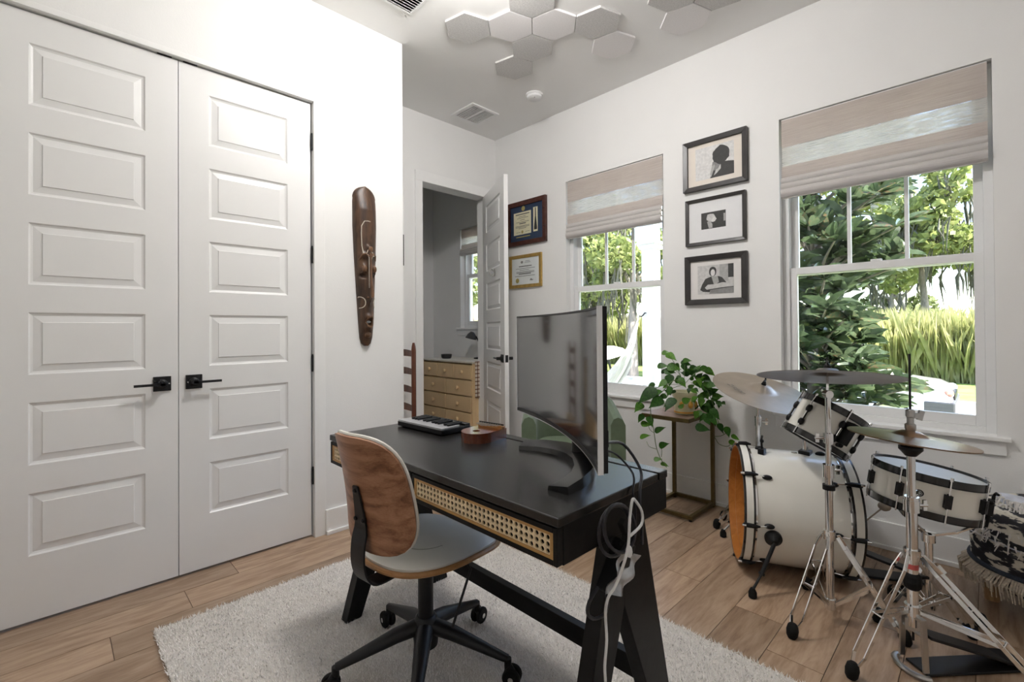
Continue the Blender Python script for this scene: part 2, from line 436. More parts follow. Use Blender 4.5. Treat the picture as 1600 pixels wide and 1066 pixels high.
# ------------------------------------------------------------------ windows
def window(name, x, y0, y1, z0, z1, zm, muntins, rail=None, sill=True):
    """double hung window set into the opening; x is the room face of the wall"""
    r = group_empty(name, (x, (y0+y1)/2, z0))
    xo = x+.055; f = .035
    obj('frame', wallbox((xo, xo+.10, y0, y0+f, z0, z1), (xo, xo+.10, y1-f, y1, z0, z1), (xo, xo+.10, y0+f, y1-f, z1-f, z1), (xo, xo+.10, y0+f, y1-f, z0, z0+.03)), M_vinyl, r, bevel=.002)
    a, b = y0+f, y1-f; st = .036
    def sash(nm, xs, za, zb, rb, rt, m):
        s = obj(nm, wallbox((xs, xs+.03, a, a+st, za, zb), (xs, xs+.03, b-st, b, za, zb), (xs, xs+.03, a+st, b-st, za, za+rb), (xs, xs+.03, a+st, b-st, zb-rt, zb)), m, r, bevel=.002)
        obj('pane', MB().box(xs+.013, xs+.016, a+st, b-st, za+rb, zb-rt), M_glass, s)
        return s
    up = sash('upper_sash', xo+.058, zm-.01, z1-f, .036, .036, M_vinyl)
    lo = sash('lower_sash', xo+.018, z0+.03, zm+.035, .05, .042, rail or M_vinyl)
    for i in range(muntins):
        yy = a+st+(b-a-2*st)*(i+1)/(muntins+1)
        obj('muntin', MB().box(xo+.064, xo+.084, yy-.009, yy+.009, zm+.026, z1-f-.036), M_vinyl, up)
    obj('sash_lock', MB().box(xo+.02, xo+.045, (y0+y1)/2-.025, (y0+y1)/2+.025, zm+.035, zm+.047), M_vinyl, lo, bevel=.003)
    if sill:
        obj('sill', MB().box(x-.034, xo, y0-.045, y1+.045, z0-.018, z0+.003), M_trim, r, bevel=.004)
        obj('apron', MB().box(x-.014, x, y0-.03, y1+.03, z0-.085, z0-.018), M_trim, r, bevel=.003)
    return r
window('window_1', XW, *W1, 1.50, 2)
window('window_2', XW, *W2, 1.50, 2)
window('window_3', 3.40, 3.72, 4.305, 1.19, 2.345, 1.78, 0)
# ------------------------------------------------------------------ ceiling fixture (out of the frame, lights the room)
M_bulb = emis('lamp diffuser', (1, .975, .95), LAMP_STRENGTH)
# its reflection shows on the glossy closet door and it throws the floor shadows of the drum hardware
CLX, CLY = 1.34, 1.52
lt = thing('ceiling_light_offscreen', 'round ceiling light whose glow reflects in the closet door', 'light', (CLX, CLY, ZC))
obj('rim', MB().lathe([(.12,.001),(.13,-.006),(.13,-.030),(.11,-.036)], 40, T(CLX, CLY, ZC)), M_steel, lt, smooth=True)
obj('globe', MB().lathe([(.10,-.03),(.135,-.05),(.16,-.10),(.16,-.14),(.13,-.19),(.08,-.225),(.02,-.24)], 40, T(CLX, CLY, ZC)), M_bulb, lt, smooth=True)

# ------------------------------------------------------------------ woven shades
def weave(name, c1, c2, hole, trans):
    m, nt, b, out = newmat(name); mp = coords(nt, (1,1,1))
    n = N(nt, 'TexNoise'); n.inputs['Scale'].default_value = 1.0; n.inputs['Detail'].default_value = 4
    m2 = coords(nt, (30, 5, 260)); L(nt, m2.outputs[0], n.inputs[0])
    r = ramp(nt, [(.3, c1), (.7, c2)]); L(nt, n.outputs[0], r.inputs[0]); L(nt, r.outputs[0], b.inputs['Base Color'])
    b.inputs['Roughness'].default_value = .85
    tl = N(nt, 'BsdfTranslucent'); L(nt, r.outputs[0], tl.inputs[0]); mx = N(nt, 'MixShader'); mx.inputs[0].default_value = trans
    L(nt, b.outputs[0], mx.inputs[1]); L(nt, tl.outputs[0], mx.inputs[2])
    # gaps between reeds
    n3 = N(nt, 'TexNoise'); n3.inputs['Scale'].default_value = 1.0; n3.inputs['Detail'].default_value = 2
    m3 = coords(nt, (30, 12, 420)); L(nt, m3.outputs[0], n3.inputs[0])
    gt = N(nt, 'MapRange'); gt.inputs['From Min'].default_value = hole; gt.inputs['From Max'].default_value = hole+.22; gt.inputs['To Max'].default_value = .55; L(nt, n3.outputs[0], gt.inputs[0])
    tp = N(nt, 'BsdfTransparent'); mx2 = N(nt, 'MixShader'); L(nt, gt.outputs[0], mx2.inputs[0]); L(nt, mx.outputs[0], mx2.inputs[1]); L(nt, tp.outputs[0], mx2.inputs[2])
    bp = N(nt, 'Bump'); bp.inputs['Strength'].default_value = .4; bp.inputs['Distance'].default_value = .003; L(nt, n.outputs[0], bp.inputs['Height']); L(nt, bp.outputs[0], b.inputs['Normal'])
    L(nt, mx2.outputs[0], out.inputs[0]); return m
M_wv = weave('woven shade double', (.62,.545,.505), (.76,.70,.655), .64, .35)
M_wv2 = weave('woven shade single', (.76,.73,.69), (.88,.86,.83), .47, .6)
M_wv3 = weave('woven shade fold', (.64,.60,.58), (.76,.73,.71), .85, .25)
def shade(label, x, y0, y1, zt, zb, group):
    H = zt-zb; r = thing('roman_blind', label, 'blind', (x, (y0+y1)/2, zb), group=group)
    f = lambda t: zt-H*t
    obj('headrail', MB().box(x+.004, x+.04, y0, y1, zt-.028, zt-.003), M_trim, r)
    def wav(z0, z1, xo, amp): return lambda u, v: (x+xo+amp*math.sin(v*PI), y0+(y1-y0)*u, z0+(z1-z0)*v)
    def slab(nm, z0, z1, xo, amp, m, th=.003):
        g1 = wav(z0, z1, xo, amp); mb = MB().grid(g1, 24, 6).grid(lambda u, v: (g1(u, v)[0]+th, *g1(u, v)[1:]), 24, 6)
        return obj(nm, mb, m, r)
    slab('valance', f(0)-.008, f(.36), .002, -.002, M_wv)
    slab('open_weave', f(.36), f(.60), .006, -.001, M_wv2)
    slab('lower_panel', f(.60), f(.76), .002, -.006, M_wv)
    for i, (a, b) in enumerate(((.74,.84), (.81,.92), (.88,1.0))):
        za, zb2 = f(a), f(b); k = i*.006
        prof = [(x-.012-k+.012*math.cos(q)*-1, 0) for q in (0,)]
        def fn(u, v, za=za, zb2=zb2, k=k):
            q = v*PI; return (x-.002-k-.020*math.sin(q)**.8, y0+(y1-y0)*u, za+(zb2-za)*v)
        mb = MB().grid(fn, 24, 8).grid(lambda u, v: (fn(u, v)[0]+.004, *fn(u, v)[1:]), 24, 8)
        obj('fold', mb, M_wv3, r, smooth=True)
    obj('bottom_bar', MB().box(x-.012, x+.004, y0+.004, y1-.004, zb-.004, zb+.012), M_wv3, r)
    return r
shade('woven roman blind on the window beside the framed diplomas', XW+.008, W1[0]+.010, W1[1]-.012, 2.436, 1.945, 'woven roman blinds')
shade('woven roman blind on the window behind the drum kit', XW+.008, W2[0]+.016, W2[1]-.012, 2.436, 1.955, 'woven roman blinds')
shade('small woven blind on the window seen through the doorway', 3.408, 3.735, 4.295, 2.344, 2.03, 'woven roman blinds')

# ------------------------------------------------------------------ framed pictures on the window wall
M_fblack = plain('black frame', (.022,.019,.018), .35, var=.3, scale=12)
M_mahog = wood('mahogany frame', [(.2,(.03,.008,.006)),(.6,(.075,.022,.015)),(.9,(.12,.04,.025))], (6,6,6), .25)
M_gold = plain('gold frame', (.50,.33,.10), .35, metal=.55, var=.15)
M_matw = plain('white mat board', (.80,.80,.81), .85, var=.01)
M_matc = plain('cream mat board', (.80,.735,.66), .85, var=.01)
M_matp = plain('pale mat board', (.78,.755,.735), .85, var=.01)
M_navy = plain('navy mat board', (.022,.04,.085), .8, var=.05)
M_parch = plain('parchment', (.72,.68,.48), .8, var=.03)
M_paper = plain('certificate paper', (.74,.77,.76), .8, var=.02)
GR = {g: plain('print grey %d' % int(g*100), (g, g*.985, g*.97), .7, var=.12, scale=60) for g in (.02, .05, .12, .25, .42, .58, .70)}
M_ink = plain('ink', (.12,.12,.11), .8)
M_seal = plain('gilt seal', (.36,.30,.10), .5, var=.1)
def picture(label, cat, y1, y0, z0, z1, fw, mfr, mmat, grp=None, th=.022):
    """y1 = left edge as seen, y0 = right edge"""
    x = XW; r = thing('picture_frame', label, cat, (x, (y0+y1)/2, z0), group=grp)
    mb = MB()
    def rail(a, b, c, d):  # quad outer a,b inner c,d in (y,z)
        vs = [(x-.001,*a),(x-.001,*b),(x-th,*a),(x-th,*b),(x-th*.8,*c),(x-th*.8,*d),(x-.001,*c),(x-.001,*d)]
        mb.add(vs, [(0,1,3,2),(2,3,5,4),(4,5,7,6),(6,7,1,0),(0,2,4,6),(1,7,5,3)])
    o = [(y1,z0),(y0,z0),(y0,z1),(y1,z1)]; i = [(y1-fw,z0+fw),(y0+fw,z0+fw),(y0+fw,z1-fw),(y1-fw,z1-fw)]
    for k in range(4): rail(o[k], o[(k+1)%4], i[k], i[(k+1)%4])
    obj('frame', mb, mfr, r, bevel=.0015)
    mt = obj('mat_board', MB().box(x-.010, x-.002, y0+fw-.002, y1-fw+.002, z0+fw-.002, z1-fw+.002), mmat, r)
    Wd, Hd = y1-y0, z1-z0
    cnt = [0]
    def poly(name, pts, m, parent=None):
        """pts in fractions of the whole frame: s to the right, t up"""
        cnt[0] += 1; d = .0102+.00025*cnt[0]
        vs = [(x-d, y1-s_*Wd, z0+t_*Hd) for s_, t_ in pts]
        return obj(name, MB().add(vs, [tuple(range(len(vs)))]), m, parent or mt)
    return r, poly
def rect(a, b, c, d): return [(a, b), (c, b), (c, d), (a, d)]
def blob(cx_, cy_, rx, ry, n=18, jit=0, a0=0): return [(cx_+rx*(1+random.uniform(-jit, jit))*math.cos(2*PI*i/n+a0), cy_+ry*(1+random.uniform(-jit, jit))*math.sin(2*PI*i/n+a0)) for i in range(n)]
B = 'black framed photographs in a column between the windows'
r, p = picture('black framed photo of a curly haired figure with head bowed, topmost of the column', 'picture', 1.474, 1.055, 2.106, 2.449, .031, M_fblack, M_matc, B, .032)
ph = p('print', rect(.195,.20,.80,.83), GR[.70])
p('figure', [(.43,.20),(.47,.33),(.52,.44),(.57,.50),(.66,.47),(.72,.46),(.80,.44),(.80,.20)], GR[.05], ph)
p('face', [(.49,.24),(.53,.36),(.60,.43),(.60,.35),(.54,.28)], GR[.58], ph)
p('face', [(.47,.50),(.46,.40),(.50,.33),(.56,.36),(.60,.46),(.56,.55)], GR[.25], ph)
p('hair', blob(.605,.615,.135,.175,26,.09), GR[.05], ph)
p('hand', [(.43,.28),(.46,.42),(.50,.46),(.51,.42),(.48,.32),(.45,.22)], GR[.42], ph)
r, p = picture('thin black framed small dark photo in a wide white mat, middle of the column', 'picture', 1.463, 1.068, 1.734, 2.050, .022, M_fblack, M_matw, B, .024)
ph = p('print', rect(.27,.33,.68,.68), GR[.05])
p('face', blob(.43,.56,.075,.085,14,.12), GR[.58], ph)
p('face', [(.44,.50),(.50,.58),(.53,.52),(.50,.47),(.46,.46)], GR[.70], ph)
p('neck', [(.37,.48),(.42,.50),(.46,.42),(.46,.34),(.40,.34)], GR[.42], ph)
p('highlight', rect(.645,.45,.675,.61), GR[.42], ph)
r, p = picture('thick black framed photo of a seated figure in a dark jacket, lowest of the column', 'picture', 1.470, 1.063, 1.331, 1.662, .036, M_fblack, M_matp, B, .028)
ph = p('print', rect(.21,.21,.79,.79), GR[.58])
p('backdrop', rect(.57,.45,.71,.79), GR[.42], ph)
p('shelf', rect(.705,.52,.79,.79), GR[.05], ph)
p('jacket', [(.25,.30),(.28,.40),(.34,.52),(.43,.56),(.55,.56),(.61,.53),(.68,.42),(.79,.40),(.79,.24),(.45,.24),(.30,.26)], GR[.05], ph)
p('shirt', [(.44,.56),(.54,.56),(.56,.44),(.48,.38)], GR[.42], ph)
p('hair', blob(.46,.66,.062,.10,16,.05), GR[.05], ph)
p('face', blob(.463,.635,.036,.070,14), GR[.70], ph)
p('hand', [(.33,.34),(.38,.40),(.48,.40),(.62,.43),(.79,.40),(.79,.34),(.60,.33),(.45,.31),(.36,.30)], GR[.58], ph)
p('table', [(.40,.21),(.42,.29),(.60,.31),(.79,.33),(.79,.21)], GR[.25], ph)
r, p = picture('mahogany framed diploma with navy mat and hanging tassel, above the gold frame', 'diploma', 3.245, 2.745, 1.957, 2.370, .042, M_mahog, M_navy, 'framed diplomas by the open door', .03)
ph = p('print', rect(.17,.25,.62,.76), M_parch)
p('gilt_crest', blob(.42,.835,.045,.055,16), M_seal)
for i, (a, b, t) in enumerate(((.22,.58,.70), (.30,.48,.655), (.26,.55,.62), (.34,.46,.575), (.23,.57,.53), (.32,.49,.49), (.22,.58,.44), (.22,.58,.415), (.30,.50,.385))):
    p('text_line', rect(a, t, b, t+(.022 if i in (0, 5) else .010)), M_ink, ph)
for a in (.24, .48): p('text_line', rect(a, .30, a+.11, .308), M_ink, ph)
p('seal', blob(.40,.305,.028,.035,12), M_seal, ph)
tp = p('tassel_panel', rect(.68,.26,.79,.80), M_parch)
p('tassel', [(.725,.79),(.745,.79),(.75,.60),(.775,.34),(.77,.30),(.70,.30),(.70,.36),(.725,.60)], GR[.02], tp)
p('gilt_lettering', rect(.24,.185,.60,.205), M_seal)
r, p = picture('small gold framed white certificate below the mahogany framed diploma', 'certificate', 3.219, 2.808, 1.560, 1.867, .030, M_gold, M_paper, 'framed diplomas by the open door', .022)
pr = p('certificate', rect(.11,.11,.86,.89), M_paper)
for i, (a, b, t) in enumerate(((.50,.64,.80), (.48,.66,.76), (.30,.70,.64), (.20,.80,.58), (.32,.62,.53), (.22,.78,.48), (.22,.78,.45), (.30,.68,.41), (.18,.80,.35))):
    p('text_line', rect(a, t, b, t+(.025 if i in (2, 7) else .012)), M_ink, pr)
p('crest', blob(.40,.78,.04,.04,12), GR[.25], pr)
p('seal', blob(.255,.225,.055,.075,16), M_seal, pr)
p('signature', [(.64,.21),(.68,.27),(.72,.23),(.76,.22),(.72,.20)], GR[.25], pr)
# edge of a frame hanging behind the closet corner
r = thing('dark_picture', 'dark framed picture half hidden behind the closet corner', 'picture', (2.0, YD, 1.75))
obj('frame', MB().box(1.80, 2.098, YD-.022, YD-.001, 1.71, 1.97), M_fblack, r, bevel=.003)
obj('print', MB().box(1.83, 2.07, YD-.0235, YD-.0215, 1.74, 1.94), GR[.25], r)

# ------------------------------------------------------------------ carved mask on the closet wall
M_carved = wood('carved wood', [(.15,(.012,.006,.004)),(.42,(.045,.021,.011)),(.66,(.10,.05,.025)),(.92,(.20,.105,.05))], (9,9,1.6), .42, fine=14, bump=.3)
M_inlay = plain('pale inlay', (.50,.44,.36), .6, var=.3, scale=300)
M_teeth = plain('shell white', (.72,.74,.76), .4)
mk = thing('wall_mask', 'long narrow dark carved wooden face mask on the white wall', 'mask', (1.372, YC, 1.076))
z0m, z1m = 1.078, 2.052
def mask_w(t):   # half width, t from bottom to top
    pts = [(0,.012),(.015,.030),(.05,.040),(.15,.047),(.35,.058),(.55,.068),(.75,.075),(.9,.074),(.945,.070),(.970,.060),(.985,.047),(.995,.030),(1,.010)]
    if t > .925: return max(.004, .0738*math.sqrt(max(0, 1-((t-.925)/.0755)**2)))
    for (a, wa), (b, wb) in zip(pts, pts[1:]):
        if a <= t <= b: return wa+(wb-wa)*(t-a)/(b-a)
    return .01
def g_(x, s): return math.exp(-(x/s)**2)
def mask_d(s, t):
    d = .050*math.sqrt(max(0, 1-s*s*.98))*(.35+.65*min(1, 6*min(t+.02, 1.02-t)))
    d += .026*g_(s, .15)*(1 if .28 < t < .60 else g_((t-.28) if t < .28 else (t-.60), .02))      # nose ridge
    d += .016*g_(t-.30, .016)*g_(s, .34)                                                          # nostrils
    d += .018*g_(abs(s)-.50, .22)*g_(t-.478, .026)                                                # eyelids
    d -= .020*g_(abs(s)-.5, .28)*g_(t-.435, .011)                                                  # eye slits
    d += .016*g_(t-.560, .018)*g_(abs(s)-.35, .40)                                                 # brow
    d += .020*g_(t-.182, .014)*g_(s-.05, .45) + .018*g_(t-.118, .013)*g_(s-.05, .45)                  # lips
    d -= .026*g_(t-.15, .012)*g_(s-.05, .38)                                                       # mouth
    return max(d, .004)
def mask_p(s, t, lift=0): return (1.368+.010*(1-t)+s*mask_w(t), YC-.004-mask_d(s, t)-lift, z0m+(z1m-z0m)*t)
mb = MB().grid(lambda u, v: mask_p(2*u-1, v), 28, 130)
mb.grid(lambda u, v: (1.368+.010*(1-v)+(2*u-1)*mask_w(v), YC+.0005, z0m+(z1m-z0m)*v), 28, 130)
n0 = 29
for v in range(130):
    for e in (0, 28): mb.f.append((v*n0+e, (v+1)*n0+e, 131*n0+(v+1)*n0+e, 131*n0+v*n0+e))
obj('carved_face', mb, M_carved, mk, smooth=True)
def inlay(pts, r=.0030): obj('inlay', MB().tube([mask_p(s, t, .001) for s, t in pts], r, 6), M_inlay, mk)
inlay([(-.5,.575),(-.55,.62),(-.56,.70),(-.52,.745),(-.3,.775),(0,.778),(.2,.776)])
inlay([(-.55,.575),(-.25,.573),(-.15,.59),(.05,.617),(.3,.59),(.5,.56)])
inlay([(-.3,.57),(-.12,.55),(-.1,.47),(-.1,.36)]); inlay([(.5,.565),(.25,.555),(.14,.53)])
inlay([(-.98,.30)]+[(-.95+.55*math.sin(a), .27+.035*math.cos(a)) for a in [PI*i/10 for i in range(11)]])
inlay([(.85,.30),(.6,.27),(.8,.24)]); inlay([(-.05,.075),(.15,.07),(.1,.055),(-.1,.06)], .0015)
obj('teeth', MB().ball(mask_p(.05, .15, .004), (.022,.010,.0085), 12, 6), M_teeth, mk, smooth=True)
M_carvl = wood('paler carved wood', [(.2,(.07,.032,.015)),(.6,(.17,.085,.042)),(.9,(.28,.16,.08))], (9,9,2), .4, fine=14, bump=.2)  # paler wood tone used on the raised features of the mask
obj('nose', MB().tube([mask_p(.0, .575, .000), mask_p(0, .50, .004), mask_p(0, .40, .006), mask_p(0, .315, .010), mask_p(0, .298, .004)], [.005,.0065,.0075,.012,.007], 10), M_carvl, mk, smooth=True)
for s in (-.24, .24): obj('nostril', MB().ball(mask_p(s, .300, .004), (.008,.007,.006), 10, 6), M_carvl, mk, smooth=True)
for t_ in (.176, .124): obj('lip', MB().tube([mask_p(-.42, .15, .000), mask_p(-.25, t_, .005), mask_p(.05, t_+(.006 if t_ > .15 else -.006), .007), mask_p(.35, t_, .005), mask_p(.5, .15, .000)], [.003,.005,.006,.005,.003], 8), M_carvl, mk, smooth=True)
for s in (-.5, .52):
    obj('eye', MB().ball(mask_p(s, .478, -.004), (.015,.012,.022), 12, 8), M_carvl, mk, smooth=True)
    obj('brow', MB().tube([mask_p(s*.25, .555, .002), mask_p(s*.7, .572, .004), mask_p(s*1.2, .563, .003), mask_p(s*1.6, .535, .001)], [.004,.006,.006,.003], 8), M_carvl, mk, smooth=True)
obj('forehead_ornament', MB().ball(mask_p(.08, .60, .001), (.014,.005,.018), 12, 8), M_carvl, mk, smooth=True)
obj('chin', MB().ball(mask_p(.0, .07, -.006), (.022,.014,.020), 12, 8), M_carvl, mk, smooth=True)
for s in (-.45, .5):
    obj('eyelid', MB().tube([mask_p(s-.28, .45, .002), mask_p(s-.12, .462, .006), mask_p(s+.12, .462, .006), mask_p(s+.26, .45, .002)], .004, 8), M_carved, mk, smooth=True)

# ------------------------------------------------------------------ ceiling fittings
M_felt = plain('grey felt', (.60,.59,.58), .95, var=.12, scale=120, bump=.3, bscale=400)
M_feltw = plain('white felt', (.82,.80,.80), .95, var=.03, scale=120)
sp = .2655; a1 = math.radians(-47.5); a2 = math.radians(72.5)
v1 = Vector((sp*math.cos(a1), sp*math.sin(a1))); v2 = Vector((sp*math.cos(a2), sp*math.sin(a2)))
c0 = Vector((2.207, 1.857))
HEX = {'a': (-2,0,0), 'b': (-1,0,1), 'c': (0,0,1), 'd': (-1,-1,0), 'e': (0,1,0), 'f': (0,2,0), 'g': (1,0,0), 'h': (2,1,1), 'i': (3,0,1), 'j': (2,-1,0), 'k': (3,-1,0)}
hl = {'a': 'grey felt hexagon ceiling panel at the tip of the row, touching one white hexagon', 'b': 'white hexagon ceiling panel between the lone grey tip and the other white one',
      'c': 'white hexagon ceiling panel touching three grey hexagons', 'd': 'grey hexagon ceiling panel between two white ones, farther from the smoke detector', 'e': 'grey hexagon ceiling panel between two white ones, on the smoke detector side',
      'f': 'grey hexagon ceiling panel nearest the smoke detector', 'g': 'grey hexagon ceiling panel between two white hexagons', 'h': 'lone white hexagon ceiling panel joined to a single grey one',
      'i': 'white hexagon ceiling panel closest to the window wall', 'j': 'grey hexagon ceiling panel on the room side of the white one by the window wall', 'k': 'grey hexagon ceiling panel beside the white one by the window wall, nearest the drum kit'}
for k_, (i, j, wh) in HEX.items():
    c = c0+v1*i+v2*j; rr = sp/math.sqrt(3)*.985
    P6 = [(c.x+rr*math.cos(a1+PI/6+q*PI/3), c.y+rr*math.sin(a1+PI/6+q*PI/3)) for q in range(6)]
    o = obj('acoustic_panel', MB().prism(P6, ZC-.013, ZC+.001), M_feltw if wh else M_felt, bevel=.003)
    tag(o, hl[k_], 'ceiling panel', 'hexagonal felt panels on the ceiling')
sd = thing('smoke_detector', 'small round white smoke detector on the ceiling', 'smoke detector', (2.76, 2.53, ZC))
obj('base', MB().lathe([(.068,.001),(.070,-.008),(.066,-.014)], 32, T(2.76, 2.53, ZC)), M_vinyl, sd, smooth=True)
obj('cover', MB().lathe([(.060,-.012),(.058,-.030),(.048,-.038),(.01,-.040)], 32, T(2.76, 2.53, ZC)), M_vinyl, sd, smooth=True)
obj('indicator', MB().lathe([(.004,-.036),(.003,-.0415)], 8, T(2.735, 2.505, ZC)), M_blackpl, sd)
M_duct = plain('galvanised duct', (.40,.40,.40), .6, metal=.3)
def vent(label, x0, x1, y0, y1, along, ns, fw, back, split=False, tilt=.5):
    r = thing('air_vent', label, 'vent', ((x0+x1)/2, (y0+y1)/2, ZC), group='ceiling air vents'); z = ZC
    mb = MB(); zt, zb = z+.001, z-.010
    for b in ((x0,x1,y0,y0+fw), (x0,x1,y1-fw,y1), (x0,x0+fw,y0+fw,y1-fw), (x1-fw,x1,y0+fw,y1-fw)): mb.box(*b, zb, zt)
    if split: mb.box((x0+x1)/2-.006, (x0+x1)/2+.006, y0+fw, y1-fw, zb, zt)
    obj('frame', mb, M_vinyl, r, bevel=.002)
    a0, a1, b0, b1 = x0+fw, x1-fw, y0+fw, y1-fw
    obj('duct', wallbox((a0-.004,a0,b0,b1,z,z+.35), (a1,a1+.004,b0,b1,z,z+.35), (a0,a1,b0-.004,b0,z,z+.35), (a0,a1,b1,b1+.004,z,z+.35), (a0,a1,b0,b1,z+.35,z+.354)), back, r)
    for i in range(ns):
        t = (i+.5)/ns
        if along == 'x':
            yy = y0+fw+(y1-y0-2*fw)*t; m = T((x0+x1)/2, yy, z-.007) @ RX(tilt); h = (x1-x0)/2-fw; mbs = MB().box(-h, h, -.0065, .0065, -.0007, .0007, m)
        else:
            xx = x0+fw+(x1-x0-2*fw)*t; m = T(xx, (y0+y1)/2, z-.007) @ RY(tilt); h = (y1-y0)/2-fw; mbs = MB().box(-.005, .005, -h, h, -.0007, .0007, m)
        obj('slat', mbs, M_vinyl, r)
vent('louvred ceiling register with dark gaps between its slats', 1.14, 1.525, 2.145, 2.392, 'x', 10, .018, M_duct, tilt=.75)
vent('square ceiling grille in two halves near the doorway', 2.485, 2.785, 2.972, 3.272, 'y', 12, .028, M_duct, True, .2)

# ------------------------------------------------------------------ ladder-back chair behind the closet corner
M_cherry = wood('cherry wood', [(.2,(.055,.014,.007)),(.5,(.13,.036,.016)),(.85,(.21,.07,.03))], (8,8,1.5), .32, coat=.3)
M_rush = plain('rush seat', (.42,.30,.16), .85, var=.2, scale=90, bump=.4, bscale=120)
lc = thing('ladder_back_chair', 'reddish brown ladder-back chair half hidden behind the closet corner', 'chair', (1.83, 3.24, 0))
for (px, py, zt) in ((1.965,3.065,1.075), (1.965,3.405,1.075), (1.69,3.065,.47), (1.69,3.405,.47)):
    pr_ = [(.015,0),(.018,.03),(.018,zt-.06),(.015,zt-.03),(.008,zt)]
    obj('leg', MB().lathe(pr_, 14, T(px, py, 0)), M_cherry, lc, smooth=True)
for z in (1.02, .882, .742, .602):
    def fn(u, v, z=z): return (1.965+.012*math.sin(u*PI)+.004, 3.075+.32*u, z-.05+.052*v*(.75+.25*math.sin(u*PI)))
    obj('slat', MB().grid(fn, 10, 1).grid(lambda u, v: (fn(u, v)[0]-.010, *fn(u, v)[1:]), 10, 1), M_cherry, lc)
obj('seat', MB().box(1.70, 1.965, 3.075, 3.395, .425, .46), M_rush, lc, bevel=.012)
for z in (.18, .32):
    for a, b in (((1.69,3.065,z),(1.965,3.065,z)), ((1.69,3.405,z),(1.965,3.405,z)), ((1.69,3.065,z+.03),(1.69,3.405,z+.03))): obj('stretcher', MB().tube([a, b], .009, 8), M_cherry, lc, smooth=True)

# ------------------------------------------------------------------ dresser in the next room
M_butter = plain('butter yellow paint', (.82,.60,.34), .45, var=.04, scale=6)
ds = thing('dresser', 'butter yellow painted dresser with round knobs seen through the doorway', 'dresser', (3.16, 3.98, 0))
obj('body', MB().box(2.992, 3.375, 3.56, 4.43, .04, .835).box(2.955, 2.992, 3.56, 3.574, .04, .835).box(2.955, 2.992, 4.416, 4.43, .04, .835), M_butter, ds, bevel=.002)
obj('plinth', MB().box(2.985, 3.375, 3.57, 4.42, 0, .04), M_butter, ds)
obj('top', MB().box(2.945, 3.38, 3.55, 4.44, .835, .853), plain('pale dresser top', (.74,.68,.58), .5), ds, bevel=.003)
zr = [.825, .668, .505, .345, .19, .05]
for i in range(5):
    n = 3 if i == 0 else 2
    for j in range(n):
        a = 3.575+(.84/n)*j; a += .006; b = a+.84/n-.012; z1, z0 = zr[i]-.006, zr[i+1]+.006
        d = obj('drawer', MB().box(2.948, 2.990, a, b, z0, z1), M_butter, ds, bevel=.003)
        obj('knob', MB().lathe([(.008,0),(.008,.008),(.020,.014),(.021,.024),(.012,.032)], 14, frame_to((2.951, (a+b)/2, (z0+z1)/2), (-1,0,0))), M_butter, d, smooth=True)
# plaid runner over the dresser
m, nt, b, out = newmat('plaid cloth'); mp = coords(nt)
sx = N(nt, 'SeparateXYZ'); L(nt, mp.outputs[0], sx.inputs[0])
def stripes(o, freq, w):
    a = N(nt, 'Math', operation='MULTIPLY'); a.inputs[1].default_value = freq; L(nt, o, a.inputs[0])
    f_ = N(nt, 'Math', operation='FRACT'); L(nt, a.outputs[0], f_.inputs[0]); g = N(nt, 'Math', operation='LESS_THAN'); g.inputs[1].default_value = w; L(nt, f_.outputs[0], g.inputs[0]); return g.outputs[0]
ad = N(nt, 'Math', operation='ADD'); L(nt, stripes(sx.outputs[0], 26, .28), ad.inputs[0]); L(nt, stripes(sx.outputs[2], 26, .28), ad.inputs[1])
mu = N(nt, 'Math', operation='MULTIPLY'); mu.inputs[1].default_value = .5; L(nt, ad.outputs[0], mu.inputs[0])
rp = ramp(nt, [(0,(.70,.62,.52)),(.5,(.25,.13,.08)),(1,(.06,.03,.03))]); L(nt, mu.outputs[0], rp.inputs[0]); L(nt, rp.outputs[0], b.inputs['Base Color']); b.inputs['Roughness'].default_value = .9
M_plaid = m
rn = thing('plaid_runner', 'plaid cloth runner draped over the end of the yellow dresser', 'cloth', (3.16, 3.55, .853))
obj('top_cloth', MB().box(2.96, 3.37, 3.545, 4.44, .853, .856), plain('pale runner', (.80,.76,.70), .9), rn)
obj('hanging_end', MB().box(2.975, 3.37, 3.542, 3.546, .50, .856), M_plaid, rn)
sb = thing('black_bowl', 'small dark grey bowl on the yellow dresser', 'bowl', (3.1, 4.18, .856))
obj('bowl', MB().lathe([(.045,0),(.056,.012),(.060,.045),(.056,.047),(.050,.015),(.01,.010)], 24, T(3.1, 4.18, .856)), plain('charcoal ceramic', (.035,.035,.037), .5), sb, smooth=True)
obj('side_spot', MB().lathe([(.006,0),(.006,.003)], 10, frame_to((3.041, 4.165, .882), (-1,-.2,0))), M_blackpl, sb)  # small black disc set on the side of the bowl
lp = thing('desk_lamp', 'dark grey desk lamp standing on the yellow dresser', 'lamp', (3.30, 3.86, .856))
obj('base', MB().lathe([(.06,0),(.06,.012),(.015,.018)], 24, T(3.30, 3.86, .856)), M_blackpl, lp, smooth=True)
obj('stem', MB().tube([(3.30,3.86,.87),(3.30,3.86,1.03),(3.27,3.88,1.10)], .007, 8), M_blackpl, lp, smooth=True)
obj('lamp_shade', MB().lathe([(.02,.0),(.045,-.03),(.062,-.075),(.060,-.075),(.042,-.03),(.016,-.003)], 24, frame_to((3.24, 3.90, 1.145), (.25,-.1,1))), plain('grey enamel', (.06,.06,.062), .35), lp, smooth=True)
